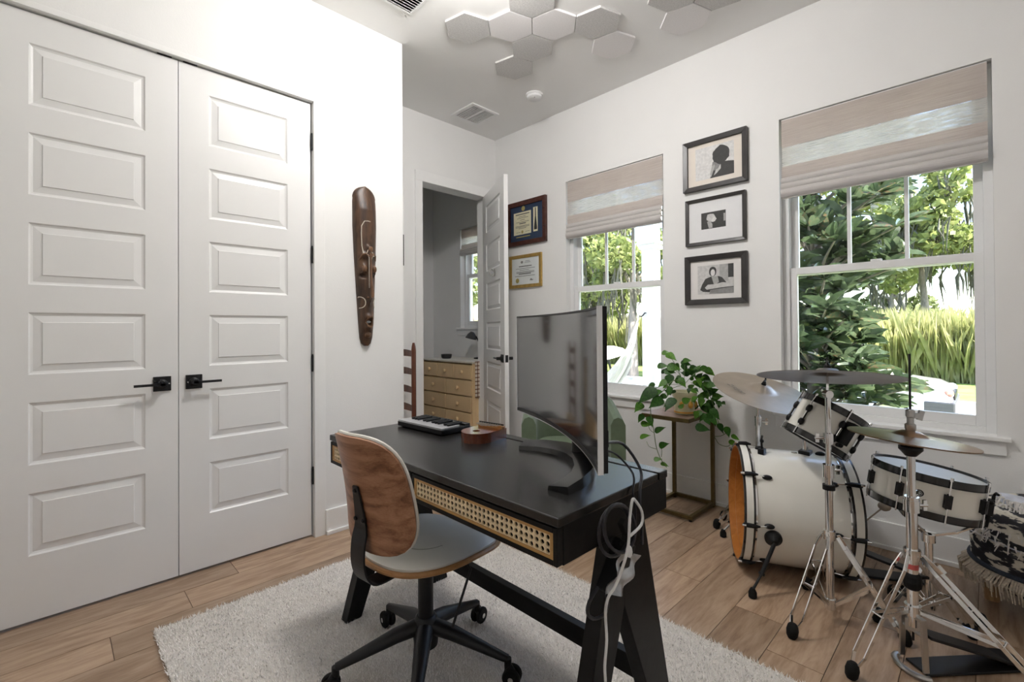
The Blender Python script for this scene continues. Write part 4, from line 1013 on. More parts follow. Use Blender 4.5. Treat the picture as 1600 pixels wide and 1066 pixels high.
lv = [(300,45,70,50,2.9),(245,118,60,15,2.85),(300,120,75,20,2.82),(345,105,60,60,2.9),(380,95,60,20,2.95),(395,100,55,80,2.9),(430,128,60,10,3.0),(490,125,75,25,2.96),(320,165,70,95,2.8),(370,185,65,60,2.8),
      (300,200,60,165,2.8),(240,245,130,172,2.75),(265,255,60,120,2.75),(275,300,100,150,2.72),(345,300,95,130,2.72),(160,330,75,125,2.8),(165,395,55,130,2.8),(195,405,65,80,2.78),(150,448,60,10,2.8),(230,495,65,-15,2.78),
      (145,528,60,12,2.8),(255,578,60,-12,2.78),(225,655,45,5,2.78),(265,675,45,30,2.78),(500,175,70,40,3.0),(470,215,60,60,2.95),(500,240,80,15,2.98),(530,225,60,20,2.95),(560,290,60,10,2.96),(590,320,45,60,2.96),(560,360,70,60,2.95),
      (600,445,55,75,2.96),(480,455,75,5,2.85),(640,465,60,80,2.97),(670,515,50,35,2.97),(655,550,55,30,2.97),(390,325,60,-35,2.75),(500,300,60,100,2.9),(520,330,60,70,2.95),(555,380,60,95,3.0),(470,290,50,120,2.88),(350,140,50,200,2.85),
      (430,170,50,220,2.9),(300,285,55,170,2.75),(230,215,60,185,2.78),(460,150,50,-60,2.98),(520,270,60,120,2.98),(545,310,60,80,3.0),(480,190,55,90,2.95),(440,250,40,40,2.8),(570,410,50,80,2.96),(500,345,50,60,2.9),(325,235,60,140,2.75)]
for (x, y, s_, a, d) in lv:
    leaf(atd(*cr(x, y), d), s_*.2721*d/FPX*1.05, a, pt)
    if y < 400 and x > 230:
        for q_ in range(1 if x < 420 else 2):
            leaf(atd(*cr(x+random.uniform(-38, 30), y+random.uniform(-12, 40)), min(2.97, d+random.uniform(.0, .12))), min(s_, 75)*.2721*d/FPX*random.uniform(.75, .98), a+random.uniform(-60, 60), pt)
def vine(pts, d, r_=.0022): obj('vine', MB().tube(sm([atd(*cr(x, y), d) for x, y in pts], 4), r_, 6), M_vine, pt, smooth=True)
vine([(400,215),(340,200),(280,260),(215,330),(210,400),(225,480),(240,580),(265,650),(300,700)], 2.76)
vine([(240,595),(200,580),(185,550)], 2.78, .0016); vine([(270,640),(272,600),(262,580)], 2.78, .0016); vine([(225,500),(205,485),(195,460)], 2.78, .0016)
vine([(440,215),(520,240),(560,320),(585,400),(605,460),(630,510)], 2.95); vine([(575,525),(600,565),(645,580),(665,570)], 2.90, .0018); vine([(575,522),(610,520),(640,505)], 2.90, .0018)
for e in ((315,60),(405,110),(520,140),(345,140),(260,215),(180,270),(240,320)): vine([(400,225),((400+e[0])/2,(215+e[1])/2-15),e], 2.86, .0016)
vine([(490,400),(492,450),(485,490),(465,470)], 2.85, .0016)
# ------------------------------------------------------------------ drum kit
M_shell = plain('white drum wrap', (.88,.86,.79), .16, var=.03, scale=6, coat=.7)
M_orange = wood('orange maple inside', [(.2,(.36,.12,.02)),(.6,(.50,.19,.04)),(.9,(.60,.27,.08))], (2,9,9), .35)
M_head = plain('drum head', (.84,.84,.83), .45, var=.01)
M_hoop = plain('black hoop', (.015,.014,.015), .22, var=.1, coat=.4)
M_bronze1 = plain('bright bronze', (.47,.405,.33), .42, metal=.95, var=.10, scale=9, bump=.06, bscale=90)
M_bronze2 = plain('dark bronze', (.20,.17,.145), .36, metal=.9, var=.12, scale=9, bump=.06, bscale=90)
M_bronze3 = plain('brown bronze', (.34,.215,.125), .30, metal=.95, var=.14, scale=9, bump=.06, bscale=90)
def basis(c, n, x=(1,0,0)): return frame_to(c, n, x)
# --- bass drum
BA = Vector((.46,-.888,-.03)).normalized(); BF = Vector((2.50,.91,.292)); BL = .46; BRr = .272
BM = frame_to(BF, BA, (0,0,1))          # local z runs from the front to the rear, local x up
bd = thing('bass_drum', 'white bass drum with black hoops and orange inside, front head missing', 'drum', (BF.x+.11, BF.y-.2, 0))
obj('shell', MB().ring(BRr-.008, BRr, .03, BL-.03, 56, BM), M_shell, bd, smooth=True)
obj('shell_lining', MB().ring(BRr-.014, BRr-.0085, .028, BL-.028, 56, BM), M_orange, bd, smooth=True)
for (z0, z1, dz) in ((-.005,.042,1), (BL-.042,BL+.005,-1)):
    h = obj('hoop', MB().ring(BRr+.001, BRr+.016, z0, z1, 56, BM), M_hoop, bd, smooth=True)
    obj('inlay', MB().ring(BRr+.0155, BRr+.0172, z0+.009, z1-.009, 56, BM), M_shell, h, smooth=True)
    obj('hoop_lining', MB().ring(BRr-.002, BRr+.0012, z0, z1, 56, BM), M_orange if dz > 0 else M_hoop, h, smooth=True)
    zz = .046 if dz > 0 else BL-.046
    obj('head_rim', MB().ring(BRr-.001, BRr+.007, zz-.004, zz+.004, 56, BM), M_chrome, bd, smooth=True)
obj('batter_head', MB().lathe([(BRr-.001, BL-.032), (BRr-.001, BL-.030)], 48, BM), M_head, bd, smooth=True)
NL = 8
def bpt(ang, r, z): return BM @ Vector((r*math.cos(ang), r*math.sin(ang), z))
for k_ in range(NL):
    a = math.radians(45*k_+2)
    rad = (BM.to_3x3() @ Vector((math.cos(a), math.sin(a), 0)))
    for (zl, zh, s) in ((.098, .018, 1), (BL-.098, BL-.018, -1)):
        lg = obj('lug', MB().ball((0,0,0), (.022,.012,.013), 12, 8, frame_to(bpt(a, BRr+.004, zl), BA, rad) @ RY(PI/2)), M_blackpl, bd, smooth=True)
        obj('tension_rod', MB().tube([bpt(a, BRr+.010, zl), bpt(a, BRr+.024, zh+s*-.012)], .0028, 6), M_chrome, lg, smooth=True)
        cl = obj('claw', MB().tube([bpt(a, BRr+.022, zh+s*.040), bpt(a, BRr+.024, zh+s*.018), bpt(a, BRr+.021, zh-s*.014), bpt(a, BRr+.010, zh-s*.026)], [.004,.010,.011,.006], 8), M_blackpl, bd, smooth=True)
        obj('rod_end', MB().tube([bpt(a, BRr+.024, zh-s*.012), bpt(a, BRr+.025, zh-s*.034)], .0055, 8), M_chrome, cl, smooth=True)
for (aa, zq, foot, db) in ((math.radians(103), .115, atz(1176, 930, .012), 1), (math.radians(-103), .115, atz(1130, 836, .012), 0)):
    pb = bpt(aa, BRr+.006, zq); rad = (BM.to_3x3() @ Vector((math.cos(aa), math.sin(aa), 0)))
    sp_ = obj('spur', MB().lathe([(.036,-.008),(.036,.006),(.026,.012),(.018,.03),(.012,.036)], 24, frame_to(pb, rad)), M_blackpl, bd, smooth=True)
    st_ = pb+rad*.03; mid = st_.lerp(foot, .62)
    obj('spur_leg', MB().tube([st_, mid], .0085, 10).tube([st_.lerp(mid,.93), mid], .013, 10).tube([mid, foot+Vector((0,0,.02))], .0055, 10), M_black if db else M_steel, sp_, smooth=True)
    obj('rubber_foot', MB().lathe([(.011,-.012),(.017,-.008),(.017,.012),(.009,.030)], 14, T(foot.x, foot.y, .012)), M_rubber, sp_, smooth=True)
vp = bpt(.04, BRr, .24); obj('air_vent', MB().lathe([(.014,0),(.014,.002),(.010,.003)], 20, frame_to(bpt(.05, BRr-.0005, .25), BM.to_3x3() @ Vector((1,.05,0)))), M_chrome, bd, smooth=True)
cp = bpt(.22, BRr, .10); obj('tension_clamp', MB().box(-.018,.018,-.014,.014,-.004,.022, T(*cp)).tube([cp+Vector((0,0,.02)), cp+Vector((-.006,0,.07)), cp+Vector((.006,0,.085))], .005, 8).ball(cp+Vector((0,0,.06)), .010, 8, 6), M_blackpl, bd, smooth=True)
# --- generic lugged drum
def drum(name, label, c, n, R_, H_, nl, lug, xdir=(1,0,0), a0=0):
    """c = centre of the top rim"""
    M = frame_to(c, n, xdir); r = thing(name, label, 'drum', (c[0], c[1], c[2]-H_))
    obj('shell', MB().ring(R_-.008, R_, -H_+.004, -.004, 48, M), M_shell, r, smooth=True)
    for (z0, z1) in ((-.018,.011), (-H_-.010,-H_+.017)): obj('hoop', MB().ring(R_+.004, R_+.0085, z0, z1, 48, M).ring(R_-.001, R_+.0085, z0+(0 if z0 < -.1 else .0), z0+.004, 48, M), M_hoop, r, smooth=True)
    obj('batter_head', MB().lathe([(R_+.003,-.002),(R_+.003,.001),(R_-.01,.0025)], 48, M), M_head, r, smooth=True)
    obj('resonant_head', MB().lathe([(R_+.003,-H_-.001),(R_+.003,-H_+.002)], 48, M), M_head, r, smooth=True)
    for k in range(nl):
        a = a0+2*PI*k/nl; p = lambda rr, z: M @ Vector((rr*math.cos(a), rr*math.sin(a), z)); rad = M.to_3x3() @ Vector((math.cos(a), math.sin(a), 0)); ax = M.to_3x3() @ Vector((0,0,1))
        lgm = frame_to(p(R_+.008, -H_/2), ax, rad)
        if lug == 'tube': lg = obj('lug', MB().ball((0,0,0), (.011,.012,.030), 12, 8, lgm).box(-.009,.009,-.010,.010,-.024,.024, lgm), M_blackpl, r, smooth=True)
        else:
            lg = obj('lug', MB().ball((0,0,H_*.18), (.011,.013,.020), 12, 8, lgm).ball((0,0,-H_*.22), (.011,.013,.018), 12, 8, lgm).box(-.003,.003,-.004,.004,-H_*.22,H_*.18, lgm), M_blackpl, r, smooth=True)
        obj('tension_rod', MB().tube([p(R_+.0125, .016), p(R_+.0125, -H_-.014)], .0028, 8).tube([p(R_+.0125, .008), p(R_+.0125, .020)], .0055, 8), M_chrome, lg, smooth=True)
    return r, M
SN = Vector((2.455, .172, .606)); SNn = Vector((.02,-.03,1))+_r*.115-Vector((.7,.71,0))*.02
sn, SM = drum('snare_drum', 'white snare drum with black hoops tilted on its stand', SN, SNn, .168, .135, 8, 'tube', (_r.x, _r.y, 0), math.radians(24))
def sp3(M, a, rr, z): return M @ Vector((rr*math.cos(a), rr*math.sin(a), z))
ab = math.radians(-137); rb = SM.to_3x3() @ Vector((math.cos(ab), math.sin(ab), 0))
bgm = frame_to(sp3(SM, ab, .168, -.062), rb, SM.to_3x3() @ Vector((0,0,1)))
obj('badge', MB().lathe([(.0125,-.001),(.0125,.0015)], 24, bgm), M_blackpl, sn, smooth=True)
obj('badge_emblem', MB().ring(.007,.009,.0015,.0022,20,bgm).ring(.002,.004,.0015,.0022,14,bgm).box(-.0006,.0006,-.007,.007,.0015,.0021,bgm).box(-.007,.007,-.0006,.0006,.0015,.0021,bgm), M_chrome, sn)
at_ = math.radians(-42); rt_ = SM.to_3x3() @ Vector((math.cos(at_), math.sin(at_), 0)); tm = frame_to(sp3(SM, at_, .170, -.075), rt_, SM.to_3x3() @ Vector((0,0,1)))
obj('strainer', MB().box(-.030,.030,-.014,.014,0,.022,tm).box(.020,.045,-.006,.006,.012,.022,tm).tube([tm @ Vector((.045,0,.017)), tm @ Vector((.056,.006,.022)), tm @ Vector((.054,.022,.026))], .005, 8).ball(tm @ Vector((.02,.018,.012)), .009, 8, 6), M_blackpl, sn, bevel=.002)
TA = (Vector((0,0,.84))+_r*.50-Vector((.7,.71,0))*.05).normalized(); TCn = atd(1287, 666, 2.13)
TTop = TCn+TA*.085
tom, TM = drum('rack_tom', 'white rack tom with black hoops tilted above the bass drum', TTop, TA, .128, .168, 6, 'split', (_r.x,_r.y,0), math.radians(18))
# tom mount: rail, post and clamp down to the bass drum shell
tp0 = TCn - TA*.06 - _r*.09 - Vector((.7,.71,0))*.10
bt = bpt(.02, BRr, .30)
obj('mount_bracket', MB().box(-.035,.035,-.012,.012,-.05,.05, frame_to(TCn+(-_F)*.136, TA, _F)).tube([TCn-_F*.143, TCn-_F*.153-_r*.03-Vector((0,0,.05)), bt+Vector((0,0,.09))], .009, 10), M_blackpl, tom, smooth=True)
obj('mount_post', MB().tube([bt-Vector((0,0,.004)), bt+Vector((0,0,.115))], .0125, 12).tube([bt+Vector((0,0,.07)), bt+Vector((0,0,.10))], .020, 12).tube([bt+Vector((-.03,0,.085)), bt+Vector((.03,0,.085))], .007, 8), M_chrome, tom, smooth=True)
obj('mount_base', MB().box(-.03,.03,-.025,.025,-.006,.016, T(*bt)), M_blackpl, tom, bevel=.004)

# --- cymbals and stands
def cymbal(name, label, c, n, R_, mat, bell=.055, cat='cymbal', prof=.0):
    M = frame_to(c, n, (1,0,0)); r = thing(name, label, cat, c)
    h = R_*.10; P_ = [(.006,h*.55+bell*.42),(bell*.55,h*.55+bell*.36),(bell*.9,h*.55+bell*.10),(bell*1.1,h*.55)]
    for i in range(1, 10): t = i/9; P_.append((bell*1.1+(R_-bell*1.1)*t, h*.55*(1-t**1.5)))
    Q = [(a, b-.0014) for a, b in P_[::-1]]
    obj('cymbal_disc', MB().lathe(P_+Q, 64, M, cap=False), mat, r, smooth=True)
    tp_ = P_[0][1]
    obj('wing_nut', MB().lathe([(.004,tp_-.012),(.004,tp_+.045)], 10, M).lathe([(.010,tp_),(.011,tp_+.012),(.006,tp_+.020)], 12, M).box(-.016,.016,-.002,.002,tp_+.02,tp_+.032,M), M_blackpl, r, smooth=True)
    obj('felt', MB().lathe([(.013,tp_-.002),(.013,tp_+.006)], 14, M), M_rubber, r, smooth=True)
    return r, M
def tripod(root, c, ztop, zlow, feet, mat, w=.022):
    """double braced legs: two parallel strips from the collar to each foot, with braces to the lower collar"""
    for (fx_, fy_) in feet:
        f_ = Vector((fx_, fy_, .022)); d = Vector((fx_-c[0], fy_-c[1], 0)).normalized(); s_ = Vector((-d.y, d.x, 0))
        t_ = Vector((c[0], c[1], ztop))+d*.028; m_ = t_.lerp(f_, .52)
        lg = MB()
        for q in (-1, 1):
            a1_ = t_+s_*(q*w*.55); a2_ = t_.lerp(f_, .12)+s_*(q*w); a3_ = t_.lerp(f_, .86)+s_*(q*w); a4_ = f_+s_*(q*.004)
            for (u_, v_) in ((a1_,a2_),(a2_,a3_),(a3_,a4_)): lg.beam(u_, v_, .0035, .012, d)
        lo = obj('leg', lg, mat, root)
        br = MB(); l_ = Vector((c[0], c[1], zlow))+d*.018
        for q in (-1, 1): br.beam(l_+s_*(q*.007), m_+s_*(q*w*.8), .0028, .011, (0,0,1))
        br.tube([m_-s_*w*1.15, m_+s_*w*1.15], .0035, 8)
        obj('brace', br, mat, lo)
        dn = (f_-m_).normalized()
        obj('rubber_foot', MB().lathe([(.013,-.022),(.019,-.012),(.021,.008),(.017,.026),(.010,.032)], 14, frame_to(f_+Vector((0,0,0)), (Vector((0,0,1))-dn*.5))), M_rubber, lo, smooth=True)
def collar(root, c, z, r_, h, wing=True, ang=0):
    mb = MB().lathe([(r_,z-h/2),(r_,z+h/2)], 18, T(c[0], c[1], 0))
    if wing:
        d = Vector((math.cos(ang), math.sin(ang), 0)); p_ = Vector((c[0], c[1], z))
        mb.tube([p_+d*r_*.8, p_+d*(r_+.030)], .006, 8); mb.beam(p_+d*(r_+.022)-Vector((0,0,.018)), p_+d*(r_+.022)+Vector((0,0,.018)), .006, .012, d)
    return obj('collar', mb, M_chrome, root, smooth=True)
# ride on its stand
RC = Vector((2.215, .452, 0)); zr_ = .972
Rn = Vector((.19,.05,1)).normalized()
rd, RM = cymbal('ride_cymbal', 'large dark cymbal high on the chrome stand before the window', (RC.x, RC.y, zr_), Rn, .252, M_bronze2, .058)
rs_ = thing('cymbal_stand', 'chrome double braced cymbal stand in front of the bass drum', 'stand', (RC.x, RC.y, 0), group='chrome cymbal stands')
obj('lower_tube', MB().tube([(RC.x,RC.y,.05),(RC.x,RC.y,.60)], .0145, 16), M_chrome, rs_, smooth=True)
obj('upper_tube', MB().tube([(RC.x,RC.y,.59),(RC.x,RC.y,.905)], .0105, 14), M_chrome, rs_, smooth=True)
for a_ in ((.345,.021,.035,False), (.60,.021,.05,True,-.6), (.73,.018,.04,True,2.2), (.075,.020,.035,False)): collar(rs_, RC, *a_)
obj('tilter', MB().lathe([(.016,-.012),(.016,.012)], 18, frame_to((RC.x,RC.y,.905), _F)).tube([(RC.x,RC.y,.905), Vector((RC.x,RC.y,.905))+Rn*.085], .0045, 8), M_chrome, rs_, smooth=True)
obj('memory_lock', MB().lathe([(.022,.525),(.022,.545)], 16, T(RC.x, RC.y, 0)), M_blackpl, rs_, smooth=True)
tripod(rs_, RC, .345, .075, [(1.997,.53),(2.412,.583),(2.245,.225)], M_chrome)
# crash behind the bass drum
CCp = Vector((2.93, .935, 0)); cn = Vector((-.01,-.40,1)).normalized()-_F*.03
cpos = atd(1190, 612, 2.66)
cr_, CMx = cymbal('crash_cymbal', 'bright bronze cymbal with script lettering tilted behind the bass drum', cpos, (Vector((0,0,1))-_F*.34+_r*.125), .262, M_bronze1, .070)
cst = thing('cymbal_stand', 'chrome cymbal stand half hidden behind the bass drum', 'stand', (cpos.x, cpos.y, 0), group='chrome cymbal stands')
cc_ = Vector((cpos.x+.0, cpos.y+.02, 0))
obj('lower_tube', MB().tube([(cc_.x,cc_.y,.05),(cc_.x,cc_.y,.62)], .0145, 14), M_chrome, cst, smooth=True)
obj('upper_tube', MB().tube([(cc_.x,cc_.y,.60),(cc_.x,cc_.y,cpos.z-.05), cpos-Vector((0,0,.0))], .0100, 14), M_chrome, cst, smooth=True)
for a_ in ((.64,.020,.055,True,-1.2), (.34,.021,.035,False), (.075,.02,.035,False), (cpos.z-.06,.017,.04,True,1.0)): collar(cst, cc_, *a_)
tripod(cst, cc_, .34, .075, [(cc_.x+.05,cc_.y+.22),(cc_.x+.14,cc_.y-.19),(cc_.x-.10,cc_.y+.20)], M_chrome)
# script lettering on the cymbal: curve text turned into a mesh part
def text_mesh(body, size, shear=0.3):
    cu = bpy.data.curves.new('lettering', 'FONT'); cu.body = body; cu.size = size; cu.shear = shear; cu.align_x = 'CENTER'; cu.align_y = 'CENTER'
    o = bpy.data.objects.new('lettering', cu); C.objects.link(o); dg = bpy.context.evaluated_depsgraph_get()
    me = bpy.data.meshes.new_from_object(o.evaluated_get(dg)); bpy.data.objects.remove(o); return me
zl = (Vector(ray(1160, 597)))
def on_cym(u, v):
    n_ = CMx.to_3x3() @ Vector((0,0,1)); o_ = CMx @ Vector((0,0,.012)); d = ray(u, v); q = Vector((0,0,CAM_H)); t = (o_-q).dot(n_)/d.dot(n_); return q+d*t
p0, p1 = on_cym(1139, 601), on_cym(1162, 615); xd = (p1-p0); ln_ = xd.length; xd.normalize(); nz = (CMx.to_3x3() @ Vector((0,0,1))).normalized(); yd_ = nz.cross(xd)
tme = text_mesh('Zildjian', ln_*.38); tme.materials.append(M_ink)
to = obj('lettering', tme, None, cr_, label='black script lettering'); cm = (p0+p1)/2
rc = (CMx.inverted() @ cm).xy.length; tt = (rc-.077)/(.262-.077); zoff = .262*.10*.55*(1-max(0, tt)**1.5)
cm = cm - nz*.012 + nz*(zoff+.0045)
to.matrix_basis = Matrix(((xd.x,yd_.x,nz.x,cm.x),(xd.y,yd_.y,nz.y,cm.y),(xd.z,yd_.z,nz.z,cm.z),(0,0,0,1)))
# hi-hat
HC = Vector((2.105, .190, 0)); hn = (Vector((0,0,1))+_r*.11).normalized()
hs_ = thing('hi_hat', 'pair of brown bronze hi-hat cymbals on a chrome pedal stand', 'hi-hat', (HC.x, HC.y, 0))
def disc(z, flip, R_=.178):
    M = frame_to((HC.x, HC.y, z), hn, (1,0,0)) @ (RX(PI) if flip else Matrix()); P_ = [(.006,.027),(.025,.025),(.043,.016),(.052,.010)]
    for i in range(1, 9): t = i/8; P_.append((.052+(R_-.052)*t, .010*(1-t**1.4)))
    return MB().lathe(P_+[(a, b-.0014) for a, b in P_[::-1]], 64, M, cap=False)
obj('top_cymbal', disc(.790, False), M_bronze3, hs_, smooth=True); obj('bottom_cymbal', disc(.786, True), M_bronze3, hs_, smooth=True)
obj('pull_rod', MB().tube([(HC.x,HC.y,.10),(HC.x,HC.y,1.080)], .0035, 8), M_black, hs_, smooth=True)
mb = MB().lathe([(.012,.812),(.016,.825),(.016,.838),(.010,.842),(.010,.862),(.013,.865),(.013,.885),(.008,.89)], 16, T(HC.x, HC.y, 0))
mb.beam((HC.x,HC.y,.868), Vector((HC.x,HC.y,.868))+_r*.035, .010, .018); mb.beam(Vector((HC.x,HC.y,.868))+_r*.030-Vector((0,0,.016)), Vector((HC.x,HC.y,.868))+_r*.040+Vector((0,0,.016)), .006, .018)
obj('clutch', mb, M_steel, hs_, smooth=True)
obj('cymbal_seat', MB().lathe([(.016,.730),(.034,.752),(.034,.762),(.012,.766)], 20, T(HC.x, HC.y, 0)), M_blackpl, hs_, smooth=True)
obj('upper_tube', MB().tube([(HC.x,HC.y,.50),(HC.x,HC.y,.738)], .0125, 16), M_chrome, hs_, smooth=True)
obj('lower_tube', MB().tube([(HC.x,HC.y,.15),(HC.x,HC.y,.565)], .0165, 16), M_chrome, hs_, smooth=True)
for a_ in ((.585,.021,.012,True,-.2), (.560,.023,.040,True,-.78), (.395,.024,.034,False), (.205,.024,.034,False)): collar(hs_, HC, *a_)
obj('cloth_wrap', MB().lathe([(.018,.275),(.024,.282),(.027,.30),(.025,.32),(.018,.33)], 12, T(HC.x, HC.y, 0)).beam((HC.x,HC.y,.312), Vector((HC.x,HC.y,.312))+_r*.055, .008, .008), M_rubber, hs_)
obj('red_label', MB().ring(.0166,.0172,.345,.362,16,T(HC.x, HC.y, 0)), plain('red sticker', (.55,.10,.09), .5), hs_)
tripod(hs_, HC, .395, .205, [(1.907,.330),(2.465,.052),(2.03,-.20)], M_chrome, .020)
pd = (Vector((2.389,-.068,0))-Vector((2.115,.175,0))).normalized(); ps_ = Vector((-pd.y, pd.x, 0))
fr_ = MB()
for q in (-1, 1): fr_.beam(Vector((HC.x,HC.y,.185))+ps_*(q*.038), Vector((HC.x,HC.y,.02))+ps_*(q*.046), .020, .008, ps_)
fr_.beam(Vector((HC.x,HC.y,.186))-ps_*.042, Vector((HC.x,HC.y,.186))+ps_*.042, .020, .012)
obj('pedal_frame', fr_, M_steel, hs_, bevel=.002)
arc = [Vector((HC.x,HC.y,.012))+(ps_*math.cos(a)*.062-pd*math.sin(a)*.040) for a in [PI*i/12 for i in range(13)]]
obj('pedal_base', MB().tube(arc, .010, 8, flat=.8), M_steel, hs_, smooth=True)
o_ = Vector((HC.x,HC.y,0))
obj('base_plate', MB().beam(o_+pd*.01+Vector((0,0,.007)), o_+pd*.36+Vector((0,0,.007)), .085, .008), plain('dark blue steel plate', (.02,.02,.021), .3, metal=.5), hs_, bevel=.002)
obj('footboard', MB().beam(o_+pd*.03+Vector((0,0,.125)), o_+pd*.30+Vector((0,0,.035)), .075, .010).beam(o_+pd*.295+Vector((0,0,.033)), o_+pd*.37+Vector((0,0,.024)), .075, .012), M_blackpl, hs_, bevel=.003)
obj('linkage', MB().tube([o_+Vector((0,0,.16)), o_+pd*.03+Vector((0,0,.125))], .008, 8).box(-.012,.012,-.02,.02,-.02,.02,T(HC.x,HC.y,.155)).tube([o_-ps_*.035+Vector((0,0,.135)), o_+ps_*.035+Vector((0,0,.135))], .006, 8), M_steel, hs_, smooth=True)
# snare stand
st2 = thing('snare_stand', 'chrome basket stand under the white snare drum', 'stand', (SN.x, SN.y, 0))
sc_ = Vector((SN.x, SN.y, 0)); sb_ = SM @ Vector((0,0,-.135))
obj('tube', MB().tube([(sc_.x,sc_.y,.07),(sc_.x,sc_.y,.36)], .0135, 14), M_chrome, st2, smooth=True)
for a in (-2.5, -.5, 1.6):
    e_ = SM @ Vector((.180*math.cos(a), .180*math.sin(a), -.150)); e2 = SM @ Vector((.184*math.cos(a), .184*math.sin(a), -.105)); h_ = Vector((sc_.x,sc_.y,.352))
    am = obj('basket_arm', MB().beam(h_, h_.lerp(e_, .55)-Vector((0,0,.012)), .012, .008).beam(h_.lerp(e_, .5)-Vector((0,0,.012)), e_, .016, .005), M_chrome, st2)
    obj('rubber_grip', MB().tube([e_-Vector((0,0,.008)), e2], .013, 10), M_rubber, am, smooth=True)
for a_ in ((.345,.022,.03,True,.4), (.24,.020,.03,False), (.085,.020,.03,False)): collar(st2, sc_, *a_)
tripod(st2, sc_, .24, .085, [(2.345,.318),(2.60,.30),(2.585,.03)], M_chrome, .018)
# bass drum pedal
bp_ = thing('kick_pedal', 'dark bass drum pedal behind the white bass drum', 'pedal', (2.76, .46, 0))
q0 = BM @ Vector((-.265,0,BL+.02)); q0.z = 0; pdv = Vector((BA.x, BA.y, 0)).normalized(); pv = Vector((-pdv.y, pdv.x, 0))
obj('footboard', MB().beam(q0+pdv*.06+Vector((0,0,.11)), q0+pdv*.30+Vector((0,0,.03)), .075, .012), M_black, bp_, bevel=.003)
obj('base_plate', MB().beam(q0+pdv*.01+Vector((0,0,.008)), q0+pdv*.33+Vector((0,0,.008)), .085, .010), M_black, bp_, bevel=.002)
mb = MB()
for q in (-1, 1): mb.beam(q0+pdv*.035+pv*(q*.05)+Vector((0,0,.01)), q0+pdv*.035+pv*(q*.045)+Vector((0,0,.21)), .018, .010, pv)
mb.tube([q0+pdv*.035-pv*.06+Vector((0,0,.20)), q0+pdv*.035+pv*.06+Vector((0,0,.20))], .007, 8)
obj('frame', mb, M_steel, bp_, bevel=.002)
bt1 = q0+pdv*.035+Vector((0,0,.20)); bt2 = atd(1384, 817, 2.05)
bt2 = q0+pdv*.16+Vector((0,0,.33))
obj('beater', MB().tube([bt1, bt2], .0035, 8).ball(bt2, (.026,.026,.022), 14, 8), plain('felt beater', (.42,.34,.26), .8), bp_, smooth=True)

# ------------------------------------------------------------------ fringed pouf at the right
m, nt, b, out = newmat('black and white weave'); mp = coords(nt, (1,1,1))
wv_ = N(nt, 'TexVoronoi'); wv_.inputs['Scale'].default_value = 26; L(nt, mp.outputs[0], wv_.inputs[0])
ck = N(nt, 'TexNoise'); ck.inputs['Scale'].default_value = 16; ck.inputs['Detail'].default_value = 3; mp2 = coords(nt, (1,1,2.4)); L(nt, mp2.outputs[0], ck.inputs[0])
rp = ramp(nt, [(.44,(.02,.02,.025)),(.50,(.05,.05,.06)),(.53,(.60,.56,.48)),(.62,(.70,.66,.58))]); L(nt, ck.outputs[0], rp.inputs[0]); L(nt, rp.outputs[0], b.inputs['Base Color']); b.inputs['Roughness'].default_value = .95
M_bw = m
M_fringe = plain('cream fringe', (.60,.52,.42), .95, var=.2, scale=120)
M_tan = wood('light wood leg', [(.2,(.36,.22,.10)),(.8,(.52,.34,.18))], (6,6,1), .5)
PO = Vector((2.86, -.150, 0)); PR = .205
pf = thing('fringed_pouf', 'black and white woven pouf with cream fringe on wooden legs', 'pouf', PO)
for k_ in range(4):
    a = math.radians(82+90*k_); obj('leg', MB().lathe([(.024,0),(.030,.13)], 16, T(PO.x+.150*math.cos(a), PO.y+.150*math.sin(a), 0)), M_tan, pf, smooth=True)
obj('cushion', MB().lathe([(PR*.9,.115),(PR*.99,.135),(PR*1.04,.20),(PR*1.05,.28),(PR*1.02,.37),(PR*.90,.430),(PR*.6,.452),(.01,.458)], 48, T(*PO)), M_bw, pf, smooth=True)
obj('navy_cord', MB().tube([(PO.x+PR*1.05*math.cos(2*PI*j/48), PO.y+PR*1.05*math.sin(2*PI*j/48), .195) for j in range(48)], .010, 8, closed=True), plain('navy braid', (.035,.045,.065), .9, var=.3, scale=200), pf, smooth=True)
mb = MB()
for k_ in range(360):
    a = 2*PI*k_/360+random.uniform(-.006,.006); r0 = PR*1.04; r1 = PR*1.06+random.uniform(0,.03); z1 = .115+random.uniform(-.02,.03); da = random.uniform(-.05,.05)
    mb.tube([(PO.x+r0*math.cos(a), PO.y+r0*math.sin(a), .19), (PO.x+(r1+.006)*math.cos(a+da*.5), PO.y+(r1+.006)*math.sin(a+da*.5), .155), (PO.x+r1*math.cos(a+da), PO.y+r1*math.sin(a+da), z1)], [.003,.0035,.002], 4)
obj('fringe', mb, M_fringe, pf, kind='stuff')
th_ = thing('woven_throw', 'white and blue throw with shaggy tufts lying on the fringed pouf', 'throw', (PO.x-.05, PO.y+.02, .40))
m2_ = plain('pale blue throw', (.56,.58,.66), .95, var=.15, scale=30)
def thr(u, v):
    a = math.radians(95+120*u); r_ = PR*(.30+.78*v); z_ = .462-.004*v if r_ < PR*.62 else (.458-.55*(r_/PR-.62)**1.35)
    return (PO.x+r_*math.cos(a), PO.y+r_*math.sin(a), max(z_, .30)+.006*math.sin(9*u+5*v)+.006)
obj('cloth', MB().grid(thr, 24, 14), m2_, th_, smooth=True)
mb = MB()
for k_ in range(320):
    u, v = random.random()**.7, .35+.60*random.random(); p_ = Vector(thr(u, v)); d_ = Vector((p_.x-PO.x, p_.y-PO.y, 0)).normalized(); s__ = Vector((-d_.y, d_.x, 0))*random.uniform(-.02,.02)
    mb.tube([p_, p_+d_*.014+s__*.5+Vector((0,0,.004)), p_+d_*random.uniform(.016,.03)+s__+Vector((0,0,-random.uniform(.01,.035)))], [.003,.0035,.0015], 4)
